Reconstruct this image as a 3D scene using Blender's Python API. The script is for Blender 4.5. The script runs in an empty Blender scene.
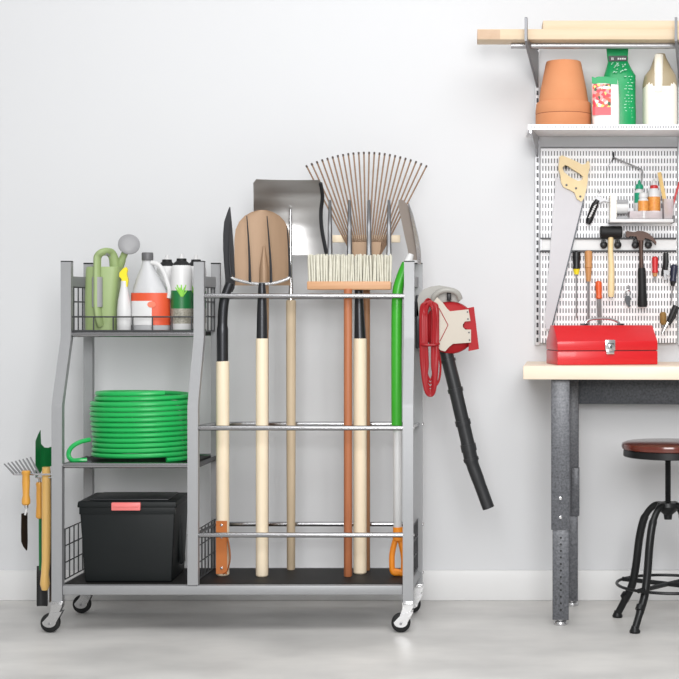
import bpy, bmesh, math, random
from mathutils import Vector, Matrix, Euler

random.seed(7)
SC = bpy.context.scene
COL = SC.collection
PI = math.pi

# ------------------------------------------------------------------ camera, world, light
EYE, F, CX, CY = 0.9875, 1500.0, 460.0, 310.0
cam_d = bpy.data.cameras.new('camera')
cam_d.sensor_width = 36.0
cam_d.lens = F / 679.0 * 36.0
cam_d.shift_x = -(CX - 339.5) / 679.0
cam_d.shift_y = (CY - 339.5) / 679.0
cam = bpy.data.objects.new('camera', cam_d)
cam.location = (0, 0, EYE)
cam.rotation_euler = (PI / 2, 0, 0)
COL.objects.link(cam)
SC.camera = cam

world = bpy.data.worlds.new('world')
SC.world = world
world.use_nodes = True
wn = world.node_tree
bg = wn.nodes['Background']
tc = wn.nodes.new('ShaderNodeTexCoord')
sp = wn.nodes.new('ShaderNodeSeparateXYZ')
mr = wn.nodes.new('ShaderNodeMapRange')
mr.inputs[1].default_value = -0.6
mr.inputs[2].default_value = 0.9
rp = wn.nodes.new('ShaderNodeValToRGB')
rp.color_ramp.elements[0].color = (0.3, 0.3, 0.305, 1)
rp.color_ramp.elements[1].color = (1.0, 1.0, 1.0, 1)
wn.links.new(tc.outputs['Generated'], sp.inputs[0])
wn.links.new(sp.outputs[2], mr.inputs[0])
wn.links.new(mr.outputs[0], rp.inputs[0])
wn.links.new(rp.outputs[0], bg.inputs[0])
bg.inputs[1].default_value = 0.62

def area(name, loc, target, size, power, color=(1, 1, 1)):
    d = bpy.data.lights.new(name, 'AREA')
    d.shape = 'RECTANGLE'
    d.size, d.size_y = size
    d.energy = power
    d.color = color
    o = bpy.data.objects.new(name, d)
    o.location = loc
    o.rotation_euler = (Vector(target) - Vector(loc)).to_track_quat('-Z', 'Y').to_euler()
    COL.objects.link(o)
    return o

area('ceiling_softbox', (0.2, 2.6, 3.5), (0.2, 4.4, 0.0), (3.0, 1.6), 56)
area('front_key_light', (0.15, 0.0, 2.0), (0.75, 5.0, 0.7), (2.0, 1.7), 150)  # key light added above the camera to brighten wall and bench; no actual window

SC.view_settings.view_transform = 'Standard'
SC.view_settings.look = 'None'
SC.view_settings.exposure = 0.0
SC.view_settings.gamma = 1.0
SC.view_settings.use_curve_mapping = False

# ------------------------------------------------------------------ helpers
def P(px, py, D):
    return Vector(((px - CX) * D / F, D, EYE - (py - CY) * D / F))

def m(px, D):
    return px * D / F

def ypix(z, D):
    return CY + (EYE - z) * F / D

class MB:
    def __init__(s):
        s.bm = bmesh.new()
    def box(s, c, size, bev=0.0, rz=0.0, seg=2, rot=None):
        M = Matrix.Translation(Vector(c)) @ (rot.to_matrix().to_4x4() if rot else Matrix.Rotation(rz, 4, 'Z')) @ Matrix.Diagonal((size[0], size[1], size[2], 1))
        r = bmesh.ops.create_cube(s.bm, size=1.0, matrix=M)
        if bev > 0:
            es = set()
            for v in r['verts']:
                es.update(v.link_edges)
            bmesh.ops.bevel(s.bm, geom=list(es), offset=bev, segments=seg, affect='EDGES', profile=0.5)
        return s
    def span(s, a, b, bev=0.0):
        a, b = Vector(a), Vector(b)
        return s.box((a + b) / 2, [max(abs(x), 1e-4) for x in (b - a)], bev)
    def tube(s, pts, r, n=10, closed=False, caps=True, flat=None):
        pts = [Vector(p) for p in pts]
        N = len(pts)
        rs = r if isinstance(r, (list, tuple)) else [r] * N
        def tan(i):
            if closed:
                d = pts[(i + 1) % N] - pts[i - 1]
            else:
                d = pts[min(i + 1, N - 1)] - pts[max(i - 1, 0)]
            return d.normalized()
        t = tan(0)
        ref = Vector((0, 1, 0)) if abs(t.y) < 0.9 else Vector((1, 0, 0))
        u = t.cross(ref).normalized()
        rings = []
        for i in range(N):
            t = tan(i)
            u = (u - t * u.dot(t)).normalized()
            w = t.cross(u)
            ring = []
            for k in range(n):
                a = 2 * PI * k / n
                fu, fw = (1, 1) if flat is None else flat
                ring.append(s.bm.verts.new(pts[i] + u * math.cos(a) * rs[i] * fu + w * math.sin(a) * rs[i] * fw))
            rings.append(ring)
        for i in range(N if closed else N - 1):
            A, B = rings[i], rings[(i + 1) % N]
            for k in range(n):
                s.bm.faces.new((A[k], A[(k + 1) % n], B[(k + 1) % n], B[k]))
        if caps and not closed:
            s.bm.faces.new(list(reversed(rings[0])))
            s.bm.faces.new(rings[-1])
        return s
    def lathe(s, prof, M=None, n=28, sy=1.0):
        M = M or Matrix.Identity(4)
        rings = []
        for r, z in prof:
            if r < 1e-6:
                rings.append([s.bm.verts.new(M @ Vector((0, 0, z)))])
            else:
                rings.append([s.bm.verts.new(M @ Vector((r * math.cos(2 * PI * k / n), r * sy * math.sin(2 * PI * k / n), z))) for k in range(n)])
        for A, B in zip(rings, rings[1:]):
            if len(A) == 1 and len(B) == 1:
                continue
            for k in range(n):
                if len(A) == 1:
                    s.bm.faces.new((A[0], B[(k + 1) % n], B[k]))
                elif len(B) == 1:
                    s.bm.faces.new((A[k], A[(k + 1) % n], B[0]))
                else:
                    s.bm.faces.new((A[k], A[(k + 1) % n], B[(k + 1) % n], B[k]))
        if len(rings[0]) > 1:
            s.bm.faces.new(list(reversed(rings[0])))
        if len(rings[-1]) > 1:
            s.bm.faces.new(rings[-1])
        return s
    def lathe_px(s, cx, D, prof, n=28, sy=1.0):
        """prof: (pixel row, half width in pixels), any order top/bottom, about a vertical axis"""
        k = D / F
        pr = [(hw * k, EYE - (py - CY) * k) for py, hw in prof]
        M = Matrix.Translation(((cx - CX) * k, D, 0))
        return s.lathe(pr, M, n, sy)
    def prism(s, outlines, D, t, bev=0.0):
        """flat plate: outlines in pixels at depth D, thickness t away from the viewer"""
        if not isinstance(outlines[0][0], (list, tuple)):
            outlines = [outlines]
        es = []
        for o in outlines:
            vs = [s.bm.verts.new(P(x, y, D)) for x, y in o]
            es += [s.bm.edges.new((vs[i], vs[(i + 1) % len(vs)])) for i in range(len(vs))]
        r = bmesh.ops.triangle_fill(s.bm, use_beauty=True, use_dissolve=False, edges=es, normal=(0, -1, 0))
        fs = [g for g in r['geom'] if isinstance(g, bmesh.types.BMFace)]
        r2 = bmesh.ops.extrude_face_region(s.bm, geom=fs, use_keep_orig=True)
        vs = [g for g in r2['geom'] if isinstance(g, bmesh.types.BMVert)]
        bmesh.ops.translate(s.bm, vec=(0, t, 0), verts=vs)
        return s
    def grid(s, G, t=Vector((0, 0.002, 0)), closed=False):
        """G[i][j] = Vector; a sheet with thickness vector t"""
        A = [[s.bm.verts.new(p) for p in row] for row in G]
        B = [[s.bm.verts.new(p + t) for p in row] for row in G]
        R, C = len(G), len(G[0])
        for i in range(R - 1):
            for j in range(C - 1):
                s.bm.faces.new((A[i][j], A[i + 1][j], A[i + 1][j + 1], A[i][j + 1]))
                s.bm.faces.new((B[i][j], B[i][j + 1], B[i + 1][j + 1], B[i + 1][j]))
        for i in range(R - 1):
            s.bm.faces.new((A[i][0], B[i][0], B[i + 1][0], A[i + 1][0]))
            s.bm.faces.new((A[i][-1], A[i + 1][-1], B[i + 1][-1], B[i][-1]))
        for j in range(C - 1):
            s.bm.faces.new((A[0][j], A[0][j + 1], B[0][j + 1], B[0][j]))
            s.bm.faces.new((A[-1][j], B[-1][j], B[-1][j + 1], A[-1][j + 1]))
        return s
    def blade(s, rows, curv=0.0, slope=0.0, t=0.003, nc=9):
        """rows: (py, cx, half width px, D); curv bows the edges towards the viewer"""
        rr = []
        for a, b in zip(rows, rows[1:]):
            for k in range(4):
                f = k / 4
                rr.append([a[i] + (b[i] - a[i]) * f for i in range(4)])
        rr.append(list(rows[-1]))
        G = []
        mh = max(q[2] for q in rr)
        for py, cx, hw, D in rr:
            row = []
            for j in range(nc):
                u = -1 + 2 * j / (nc - 1)
                q = P(cx + u * hw, py, D)
                q.y += (slope * u - curv * u * u) * (hw / mh)
                row.append(q)
            G.append(row)
        return s.grid(G, Vector((0, t, 0)))
    def sweep(s, pts, wx, wy):
        """rectangular bar along a mostly upright path"""
        rings = []
        for p in pts:
            p = Vector(p)
            rings.append([s.bm.verts.new(p + Vector((a * wx / 2, b * wy / 2, 0))) for a, b in ((-1, -1), (1, -1), (1, 1), (-1, 1))])
        for A, B in zip(rings, rings[1:]):
            for k in range(4):
                s.bm.faces.new((A[k], A[(k + 1) % 4], B[(k + 1) % 4], B[k]))
        s.bm.faces.new(list(reversed(rings[0])))
        s.bm.faces.new(rings[-1])
        es = [e for e in s.bm.edges if len(e.link_faces) == 2 and e.calc_face_angle(0) > 0.5]
        bmesh.ops.bevel(s.bm, geom=es, offset=min(wx, wy) * 0.12, segments=2, affect='EDGES', profile=0.5)
        return s

def pillow(rows, D, dep, n=24, pw=0.7):
    """closed bag: rows (py, x0, x1, depth factor)"""
    mb = MB()
    rings = []
    for py, x0, x1, f in rows:
        c, hw = (x0 + x1) / 2, (x1 - x0) / 2
        ring = []
        for k in range(n):
            a = 2 * PI * k / n
            ca, sa = math.cos(a), math.sin(a)
            q = P(c + hw * math.copysign(abs(ca) ** pw, ca), py, D)
            q.y = D + dep * f * math.copysign(abs(sa) ** 0.8, sa)
            ring.append(mb.bm.verts.new(q))
        rings.append(ring)
    for A, B in zip(rings, rings[1:]):
        for k in range(n):
            mb.bm.faces.new((A[k], A[(k + 1) % n], B[(k + 1) % n], B[k]))
    mb.bm.faces.new(rings[0]); mb.bm.faces.new(rings[-1])
    return mb

def spl(pts, k=8, closed=False):
    """Catmull-Rom through the points"""
    pts = [Vector(p) for p in pts]
    N = len(pts)
    out = []
    rng = range(N if closed else N - 1)
    for i in rng:
        p0 = pts[(i - 1) % N] if closed or i > 0 else pts[0]
        p1, p2 = pts[i], pts[(i + 1) % N]
        p3 = pts[(i + 2) % N] if closed or i + 2 < N else pts[-1]
        for j in range(k):
            t = j / k
            out.append(0.5 * ((2 * p1) + (p2 - p0) * t + (2 * p0 - 5 * p1 + 4 * p2 - p3) * t * t + (3 * p1 - p0 - 3 * p2 + p3) * t ** 3))
    if not closed:
        out.append(pts[-1])
    return out

def world_off(o):
    v = Vector((0, 0, 0))
    while o:
        v += o.location
        o = o.parent
    return v

def obj(name, mb, mat, parent=None, loc=(0, 0, 0), angle=35):
    off = world_off(parent) if parent else Vector(loc)
    bmesh.ops.recalc_face_normals(mb.bm, faces=mb.bm.faces[:])
    bmesh.ops.translate(mb.bm, vec=-off, verts=mb.bm.verts[:])
    me = bpy.data.meshes.new(name)
    mb.bm.to_mesh(me)
    mb.bm.free()
    for p in me.polygons:
        p.use_smooth = True
    me.set_sharp_from_angle(angle=math.radians(angle))
    if mat:
        me.materials.append(mat)
    o = bpy.data.objects.new(name, me)
    COL.objects.link(o)
    if parent:
        o.parent = parent
    else:
        o.location = loc
    return o

def tag(o, label, cat, group=None):
    o['label'] = label
    o['category'] = cat
    if group:
        o['group'] = group
    return o

def thing(name, label, cat, loc, group=None):
    o = bpy.data.objects.new(name, None)
    o.empty_display_size = 0.05
    COL.objects.link(o)
    o.location = loc
    return tag(o, label, cat, group)

def struct(name, mb, mat):
    o = obj(name, mb, mat)
    o['kind'] = 'structure'
    return o

# ------------------------------------------------------------------ materials
def lin(c):
    return tuple(((v / 255) / 12.92 if v / 255 <= 0.04045 else (((v / 255) + 0.055) / 1.055) ** 2.4) for v in c) + (1,)

def mat(name, c, rough=0.5, metal=0.0, var=0.06, scale=30.0, stretch=(1, 1, 1), bump=0.0, c2=None, spec=0.5, trans=0.0, coat=0.0):
    mt = bpy.data.materials.new(name)
    mt.use_nodes = True
    nt = mt.node_tree
    b = nt.nodes['Principled BSDF']
    base = lin(c)
    alt = lin(c2) if c2 else tuple(v * (1 - var * 2) for v in base[:3]) + (1,)
    co = nt.nodes.new('ShaderNodeTexCoord')
    mp = nt.nodes.new('ShaderNodeMapping')
    mp.inputs['Scale'].default_value = stretch
    nz = nt.nodes.new('ShaderNodeTexNoise')
    nz.inputs['Scale'].default_value = scale
    nz.inputs['Detail'].default_value = 4
    mx = nt.nodes.new('ShaderNodeMix')
    mx.data_type = 'RGBA'
    mx.inputs[6].default_value = base
    mx.inputs[7].default_value = alt
    L = nt.links.new
    L(co.outputs['Object'], mp.inputs[0])
    L(mp.outputs[0], nz.inputs['Vector'])
    L(nz.outputs['Fac'], mx.inputs[0])
    L(mx.outputs[2], b.inputs['Base Color'])
    b.inputs['Roughness'].default_value = rough
    b.inputs['Metallic'].default_value = metal
    b.inputs['Specular IOR Level'].default_value = spec
    b.inputs['Transmission Weight'].default_value = trans
    b.inputs['Coat Weight'].default_value = coat
    if bump:
        bp = nt.nodes.new('ShaderNodeBump')
        bp.inputs['Strength'].default_value = bump
        bp.inputs['Distance'].default_value = 0.002
        L(nz.outputs['Fac'], bp.inputs['Height'])
        L(bp.outputs[0], b.inputs['Normal'])
    return mt

WALL = mat('wall_paint', (215, 216, 218), 0.75, scale=3, var=0.006, spec=0.25)
BASEB = mat('baseboard_paint', (224, 224, 224), 0.45, var=0.01)
FLOOR = mat('polished_concrete', (236, 234, 230), 0.42, scale=2.6, c2=(156, 155, 154), stretch=(1, 1.6, 1), bump=0.03, spec=0.45)
STEEL = mat('silver_rack_steel', (156, 157, 159), 0.45, metal=0.25, var=0.03, scale=60, spec=0.35)
CHROME = mat('chrome_tube', (168, 168, 170), 0.16, metal=1.0, var=0.02)
DARKSTEEL = mat('dark_tool_steel', (70, 71, 74), 0.35, metal=0.8, var=0.1)
GREYSTEEL = mat('brushed_tool_steel', (158, 158, 160), 0.4, metal=0.65, var=0.05, scale=20, stretch=(30, 30, 1))
TINEGREY = mat('grey_tine_steel', (112, 113, 115), 0.35, metal=0.6, var=0.06)
SPADEMET = mat('taupe_spade_steel', (158, 148, 140), 0.4, metal=0.4, var=0.06)
SCOOP = mat('scoop_steel', (190, 189, 188), 0.32, metal=0.92, var=0.03, scale=20, stretch=(20, 20, 1))
BRIGHT = mat('bright_steel', (205, 205, 206), 0.22, metal=0.9, var=0.03)
WIRE = mat('grey_wire', (75, 76, 78), 0.4, metal=0.5)
BLACKMESH = mat('black_mesh_shelf', (30, 29, 29), 0.6, spec=0.3, var=0.2, scale=200)
RUBBER = mat('black_rubber', (24, 25, 26), 0.55, spec=0.35, var=0.1)
WHITEP = mat('white_plastic', (214, 214, 214), 0.4, var=0.01)
PALEWOOD = mat('pale_ash_wood', (244, 230, 206), 0.5, c2=(232, 212, 180), scale=6, stretch=(14, 14, 0.6))
GREYWOOD = mat('weathered_wood', (206, 188, 160), 0.6, c2=(180, 160, 132), scale=8, stretch=(14, 14, 0.6))
REDWOOD = mat('reddish_wood', (188, 118, 78), 0.5, c2=(158, 92, 58), scale=10, stretch=(14, 14, 0.8))
BROOMWOOD = mat('broom_block_wood', (216, 172, 132), 0.5, c2=(192, 140, 100), scale=10, stretch=(0.8, 14, 14))
BROWNWOOD = mat('brown_wood', (164, 118, 82), 0.55, c2=(140, 98, 66), scale=8, stretch=(14, 14, 0.6))
BAMBOO = mat('bamboo', (152, 122, 96), 0.6, c2=(118, 92, 72), scale=10, stretch=(10, 10, 1))
BAMBOOTIP = mat('dark_bamboo_tip', (70, 56, 46), 0.6)
BRONZE = mat('bronze_shovel', (168, 139, 112), 0.5, metal=0.2, c2=(152, 124, 98), scale=8, stretch=(6, 6, 1))
LEATHER = mat('tan_leather', (198, 116, 50), 0.5, c2=(178, 98, 40), scale=20)
ORANGE = mat('orange_plastic', (240, 142, 24), 0.4, var=0.04)
YELLOWWOOD = mat('varnished_yellow_wood', (224, 166, 70), 0.35, c2=(208, 144, 54), scale=8, stretch=(10, 10, 0.8), coat=0.3)
LONGWOOD = mat('varnished_long_handle', (230, 190, 118), 0.35, c2=(216, 170, 92), scale=8, stretch=(10, 10, 0.8), coat=0.3)
GREENP = mat('bright_green_plastic', (56, 168, 40), 0.35, var=0.04)
GREENSTEEL = mat('green_painted_steel', (18, 112, 56), 0.4, var=0.08)
HOSE = mat('green_hose', (34, 176, 88), 0.3, var=0.03)
SAGE = mat('sage_green_plastic', (152, 172, 118), 0.5, var=0.02)
GREYP = mat('grey_plastic', (150, 150, 152), 0.45, var=0.02)
DGREYP = mat('dark_grey_plastic', (98, 98, 100), 0.45, var=0.02)
YELLOWP = mat('yellow_plastic', (240, 218, 36), 0.4, var=0.02)
LABELORANGE = mat('orange_red_label', (222, 86, 50), 0.45, var=0.02)
LABELWHITE = mat('white_label', (222, 222, 222), 0.45, var=0.01)
LABELGREEN = mat('dark_green_label', (26, 112, 58), 0.4, var=0.05)
LIME = mat('lime_green_label', (112, 194, 70), 0.4, c2=(150, 210, 70), scale=80)
FOLIAGE = mat('printed_foliage', (196, 190, 176), 0.4, c2=(60, 66, 52), scale=160)
BIN = mat('black_bin_plastic', (18, 23, 24), 0.5, var=0.15, scale=8, spec=0.3)
PINK = mat('pink_handle_plastic', (236, 126, 124), 0.4, var=0.03)
BRISTLE = mat('cream_bristle', (228, 226, 212), 0.7, c2=(190, 186, 168), scale=60)
BLOWRED = mat('red_tool_plastic', (164, 20, 28), 0.5, var=0.05, spec=0.25)
BLOWBEIGE = mat('beige_tool_plastic', (188, 179, 166), 0.42, var=0.03)
BLOWGREY = mat('warm_grey_plastic', (160, 158, 152), 0.4, var=0.04)
CORD = mat('red_cord', (156, 14, 24), 0.4, var=0.06)
TUBEBLACK = mat('black_blower_tube', (40, 41, 43), 0.35, var=0.06)
TERRA = mat('terracotta', (216, 152, 110), 0.8, c2=(202, 130, 88), scale=9, spec=0.2)
BAGGREEN = mat('green_bag_film', (16, 164, 96), 0.35, var=0.12, scale=25, bump=0.25)
PACKETWHITE = mat('white_packet_film', (246, 244, 242), 0.4, var=0.02, bump=0.1)
CREAM = mat('cream_plastic', (246, 240, 226), 0.4, var=0.01)
TAN = mat('tan_plastic', (168, 153, 124), 0.4, var=0.03)
PINE = mat('pine_board', (220, 202, 176), 0.6, c2=(208, 184, 152), scale=5, stretch=(0.8, 12, 16))
PINEEND = mat('pine_end_grain', (206, 180, 156), 0.7, c2=(190, 160, 132), scale=40)
SHELFSTEEL = mat('shelf_steel', (186, 187, 190), 0.3, metal=0.7, var=0.03)
HAMMERTONE = mat('hammertone_grey', (122, 124, 130), 0.38, metal=0.2, c2=(14, 15, 18), scale=150, bump=0.3)
HAMMERTONE2 = mat('hammertone_apron', (106, 110, 117), 0.42, metal=0.2, c2=(18, 20, 24), scale=150, bump=0.3)
TABLETOP = mat('maple_top', (238, 224, 206), 0.45, c2=(228, 208, 182), scale=4, stretch=(1, 10, 10))
TOOLRED = mat('red_toolbox_paint', (206, 18, 28), 0.35, var=0.04, coat=0.15)
SEATWOOD = mat('cherry_seat_wood', (112, 44, 28), 0.22, c2=(66, 24, 16), scale=10, stretch=(1, 8, 1), coat=0.5)
BLACKIRON = mat('black_iron', (30, 31, 32), 0.35, metal=0.4, var=0.1)
SAWSTEEL = mat('saw_steel', (178, 176, 179), 0.45, metal=0.25, var=0.04, scale=14)
SAWWOOD = mat('saw_handle_wood', (240, 220, 176), 0.5, c2=(222, 194, 140), scale=20)
DARKWOODEDGE = mat('dark_steel_head', (92, 68, 58), 0.45, metal=0.4, c2=(62, 46, 40), scale=60)
BLACKP = mat('black_grip_plastic', (20, 20, 22), 0.4, var=0.1)
REDP = mat('red_handle_plastic', (200, 42, 44), 0.35, var=0.04)
ORANGEP = mat('orange_handle_plastic', (228, 96, 44), 0.35, var=0.04)
FILEWOOD = mat('file_handle_wood', (206, 152, 98), 0.5, c2=(184, 126, 74), scale=30)
CORK = mat('cork_brown', (158, 122, 62), 0.7, c2=(120, 90, 44), scale=90)
RULER = mat('yellow_ruler', (222, 190, 122), 0.5, c2=(200, 162, 92), scale=40)
CLEAR = mat('frosted_clear_plastic', (240, 228, 230), 0.3, var=0.01, trans=0.75)
RAILEDGE = mat('dark_rail_edge', (70, 70, 73), 0.45)
SHELFWHITE = mat('white_shelf_paint', (236, 236, 238), 0.5, var=0.01)
TEALP = mat('teal_green_plastic', (18, 150, 112), 0.4, var=0.03)
AMBER = mat('amber_label', (240, 186, 90), 0.45, c2=(196, 84, 36), scale=160)
def flowermat():
    mt = mat('printed_flowers', (226, 70, 80), 0.4)
    nt = mt.node_tree
    vo = nt.nodes.new('ShaderNodeTexVoronoi')
    vo.inputs['Scale'].default_value = 95
    co = nt.nodes.new('ShaderNodeTexCoord')
    sp_ = nt.nodes.new('ShaderNodeSeparateColor')
    cr = nt.nodes.new('ShaderNodeValToRGB')
    cr.color_ramp.interpolation = 'CONSTANT'
    for k, (p_, c_) in enumerate(((0, (214, 60, 76)), (0.3, (240, 150, 150)), (0.48, (238, 214, 110)), (0.66, (236, 228, 214)), (0.8, (60, 84, 50)), (0.9, (224, 92, 70)))):
        e = cr.color_ramp.elements[k] if k < 2 else cr.color_ramp.elements.new(p_)
        e.position = p_
        e.color = lin(c_)
    L = nt.links.new
    L(co.outputs['Object'], vo.inputs['Vector'])
    L(vo.outputs['Color'], sp_.inputs[0])
    L(sp_.outputs[0], cr.inputs[0])
    L(cr.outputs[0], nt.nodes['Principled BSDF'].inputs['Base Color'])
    return mt
FLOWERS = flowermat()
BANDRED = mat('pink_red_band', (232, 96, 104), 0.4, var=0.03)

def pegmat():
    mt = bpy.data.materials.new('white_slotted_panel')
    mt.use_nodes = True
    nt = mt.node_tree
    b = nt.nodes['Principled BSDF']
    L = nt.links.new
    co = nt.nodes.new('ShaderNodeTexCoord')
    sx = nt.nodes.new('ShaderNodeSeparateXYZ')
    L(co.outputs['Object'], sx.inputs[0])
    def mth(op, a, v=None):
        n = nt.nodes.new('ShaderNodeMath')
        n.operation = op
        L(a, n.inputs[0])
        if v is not None:
            if isinstance(v, float):
                n.inputs[1].default_value = v
            else:
                L(v, n.inputs[1])
        return n.outputs[0]
    fx = mth('FRACT', mth('MULTIPLY', sx.outputs[0], 1 / 0.0098))
    fz = mth('FRACT', mth('MULTIPLY', sx.outputs[2], 1 / 0.02535))
    ix = mth('LESS_THAN', fx, 0.40)
    iz = mth('LESS_THAN', fz, 0.62)
    k = mth('MULTIPLY', ix, iz)
    mx = nt.nodes.new('ShaderNodeMix')
    mx.data_type = 'RGBA'
    mx.inputs[6].default_value = lin((248, 248, 250))
    mx.inputs[7].default_value = lin((104, 105, 110))
    L(k, mx.inputs[0])
    L(mx.outputs[2], b.inputs['Base Color'])
    b.inputs['Roughness'].default_value = 0.45
    return mt
PEG = pegmat()

def slotmat(name, axis, pitch, duty, c, chole, metal=0.3, band=None):
    mt = bpy.data.materials.new(name)
    mt.use_nodes = True
    nt = mt.node_tree
    b = nt.nodes['Principled BSDF']
    L = nt.links.new
    co = nt.nodes.new('ShaderNodeTexCoord')
    sx = nt.nodes.new('ShaderNodeSeparateXYZ')
    L(co.outputs['Object'], sx.inputs[0])
    a = nt.nodes.new('ShaderNodeMath'); a.operation = 'MULTIPLY'; a.inputs[1].default_value = 1 / pitch
    f = nt.nodes.new('ShaderNodeMath'); f.operation = 'FRACT'
    l = nt.nodes.new('ShaderNodeMath'); l.operation = 'LESS_THAN'; l.inputs[1].default_value = duty
    L(sx.outputs[axis], a.inputs[0]); L(a.outputs[0], f.inputs[0]); L(f.outputs[0], l.inputs[0])
    k = l.outputs[0]
    if band:
        ax2, w = band
        ab = nt.nodes.new('ShaderNodeMath'); ab.operation = 'ABSOLUTE'
        l2 = nt.nodes.new('ShaderNodeMath'); l2.operation = 'LESS_THAN'; l2.inputs[1].default_value = w
        mu = nt.nodes.new('ShaderNodeMath'); mu.operation = 'MULTIPLY'
        L(sx.outputs[ax2], ab.inputs[0]); L(ab.outputs[0], l2.inputs[0])
        L(l2.outputs[0], mu.inputs[0]); L(k, mu.inputs[1])
        k = mu.outputs[0]
    mx = nt.nodes.new('ShaderNodeMix'); mx.data_type = 'RGBA'
    mx.inputs[6].default_value = lin(c); mx.inputs[7].default_value = lin(chole)
    L(k, mx.inputs[0]); L(mx.outputs[2], b.inputs['Base Color'])
    b.inputs['Roughness'].default_value = 0.35
    b.inputs['Metallic'].default_value = metal
    return mt
UPRIGHT = slotmat('slotted_upright_steel', 2, 0.0254, 0.6, (206, 207, 210), (52, 52, 56), 0.2, band=(0, 0.0035))
LIP = slotmat('perforated_shelf_edge', 0, 0.0085, 0.5, (206, 206, 209), (112, 112, 116), 0.2, band=(2, 0.003))

# ------------------------------------------------------------------ the setting
WY = 5.108
struct('floor', MB().span((-6, -2, -0.1), (6, WY + 0.1, 0)), FLOOR)
struct('wall_back', MB().span((-6, WY, 0), (6, WY + 0.1, 3.6)), WALL)
struct('baseboard_back', MB().span((-6, WY - 0.014, 0), (6, WY, 0.103), 0.003), BASEB)

# ------------------------------------------------------------------ the rolling rack
DF, DU, DR = 4.60, 4.705, 4.90          # lower front, upper front, rear planes
XL, XD, XR = -1.2328, -0.8172, -0.159
RXL, RXD, RXR = -1.212, -0.797, -0.137
ZTOP, ZSH = 1.138, 0.146
rack = thing('rolling_tool_rack', 'silver steel rolling tool rack with three side shelves and caster wheels', 'tool rack', ((XL + XR) / 2, 4.75, 0))
PWX, PWY = 0.032, 0.03

def rpart(name, mb, mt=STEEL, parent=None, label=None):
    o = obj(name, mb, mt, parent or rack)
    if label:
        o['label'] = label
    return o

for x in (XL, XD, XR):
    zb = 0.09 if x != XD else 0.146
    rpart('post', MB().sweep([(x, DF, zb), (x, DF, 0.688), (x, DF + 0.004, 0.704), (x, DU - 0.004, 0.892), (x, DU, 0.908), (x, DU, ZTOP)], PWX, PWY))
for x in (RXL, RXD, RXR):
    zb = 0.09 if x != RXD else 0.146
    rpart('post', MB().sweep([(x, DR, zb), (x, DR, ZTOP)], 0.029, 0.028))

for x, D in ((XL, DU), (XD, DU), (XR, DU), (RXL, DR), (RXD, DR), (RXR, DR)):
    rpart('post_cap', MB().box((x, D, ZTOP + 0.0012), (0.0325 if D == DU else 0.0295, 0.030, 0.0045), 0.001), RUBBER, label='black plastic post cap')

def rail(a, b, r=0.0078, mt=CHROME, name='rail'):
    return rpart(name, MB().tube([a, b], r, 14), mt)
# tool side rails, front and rear
rail((XD, DU, 1.0314), (XR, DU, 1.0314))
rail((RXD, DR, 1.030), (RXR, DR, 1.030))
rail((XD, DF, 0.6256), (XR, DF, 0.6256))
rail((RXD, DR, 0.615), (RXR, DR, 0.615))
rail((XD, DF, 0.2975), (XR, DF, 0.2975))
rail((RXD, DR, 0.288), (RXR, DR, 0.288))
# bottom frame
rpart('bottom_beam', MB().span((XL + 0.016, DF - 0.012, 0.115), (XR - 0.016, DF + 0.014, 0.1445), 0.004))
rpart('bottom_beam', MB().span((RXL + 0.014, DR - 0.012, 0.115), (RXR - 0.014, DR + 0.012, 0.1445), 0.004))
rpart('bottom_side_beam', MB().tube([(XL, DF, 0.128), (RXL, DR, 0.128)], 0.0125, 4))
rpart('bottom_side_beam', MB().tube([(XR, DF, 0.128), (RXR, DR, 0.128)], 0.0125, 4))
def slab(poly, z0, z1):
    mb = MB()
    lo = [mb.bm.verts.new((x, y, z0)) for x, y in poly]
    hi = [mb.bm.verts.new((x, y, z1)) for x, y in poly]
    mb.bm.faces.new(list(reversed(lo)))
    mb.bm.faces.new(hi)
    n = len(poly)
    for i in range(n):
        mb.bm.faces.new((lo[i], lo[(i + 1) % n], hi[(i + 1) % n], hi[i]))
    return mb
rpart('shelf_panel', slab([(XL + 0.016, DF + 0.014), (XR - 0.016, DF + 0.014), (RXR - 0.014, DR - 0.012), (RXL + 0.014, DR - 0.012)], 0.139, ZSH), BLACKMESH, label='black mesh shelf at the bottom')
# hose shelf
ZH = 0.514
rail((XL, DF, 0.511), (XD, DF, 0.511), 0.0085, CHROME, 'shelf_rail')
rail((RXL, DR, 0.511), (RXD, DR, 0.511), 0.0085, CHROME, 'shelf_rail')
rpart('shelf_panel', slab([(XL + 0.016, DF + 0.007), (XD - 0.016, DF + 0.007), (RXD - 0.014, DR - 0.007), (RXL + 0.014, DR - 0.007)], 0.503, ZH - 0.001), BLACKMESH, label='black mesh middle shelf')
rpart('shelf_bracket', MB().tube([(XL, DF, 0.505), (RXL, DR, 0.505)], 0.008, 4), WIRE)
rpart('shelf_bracket', MB().tube([(XD, DF, 0.505), (RXD, DR, 0.505)], 0.008, 4), WIRE)
# mid rail side connectors
rail((XD, DF, 0.6256), (RXD, DR, 0.615), 0.0078)
rail((XR, DF, 0.6256), (RXR, DR, 0.615), 0.0078)
rail((XD, DF, 0.2975), (RXD, DR, 0.288), 0.0045, WIRE)
# top shelf
ZT = 0.917
rail((XL, DU, 0.911), (XD, DU, 0.911), 0.0085, CHROME, 'shelf_rail')
rail((RXL, DR, 0.911), (RXD, DR, 0.911), 0.0085, CHROME, 'shelf_rail')
rpart('shelf_panel', slab([(XL + 0.016, DU + 0.007), (XD - 0.016, DU + 0.007), (RXD - 0.014, DR - 0.007), (RXL + 0.014, DR - 0.007)], 0.907, ZT), BLACKMESH, label='black mesh top shelf')

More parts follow.
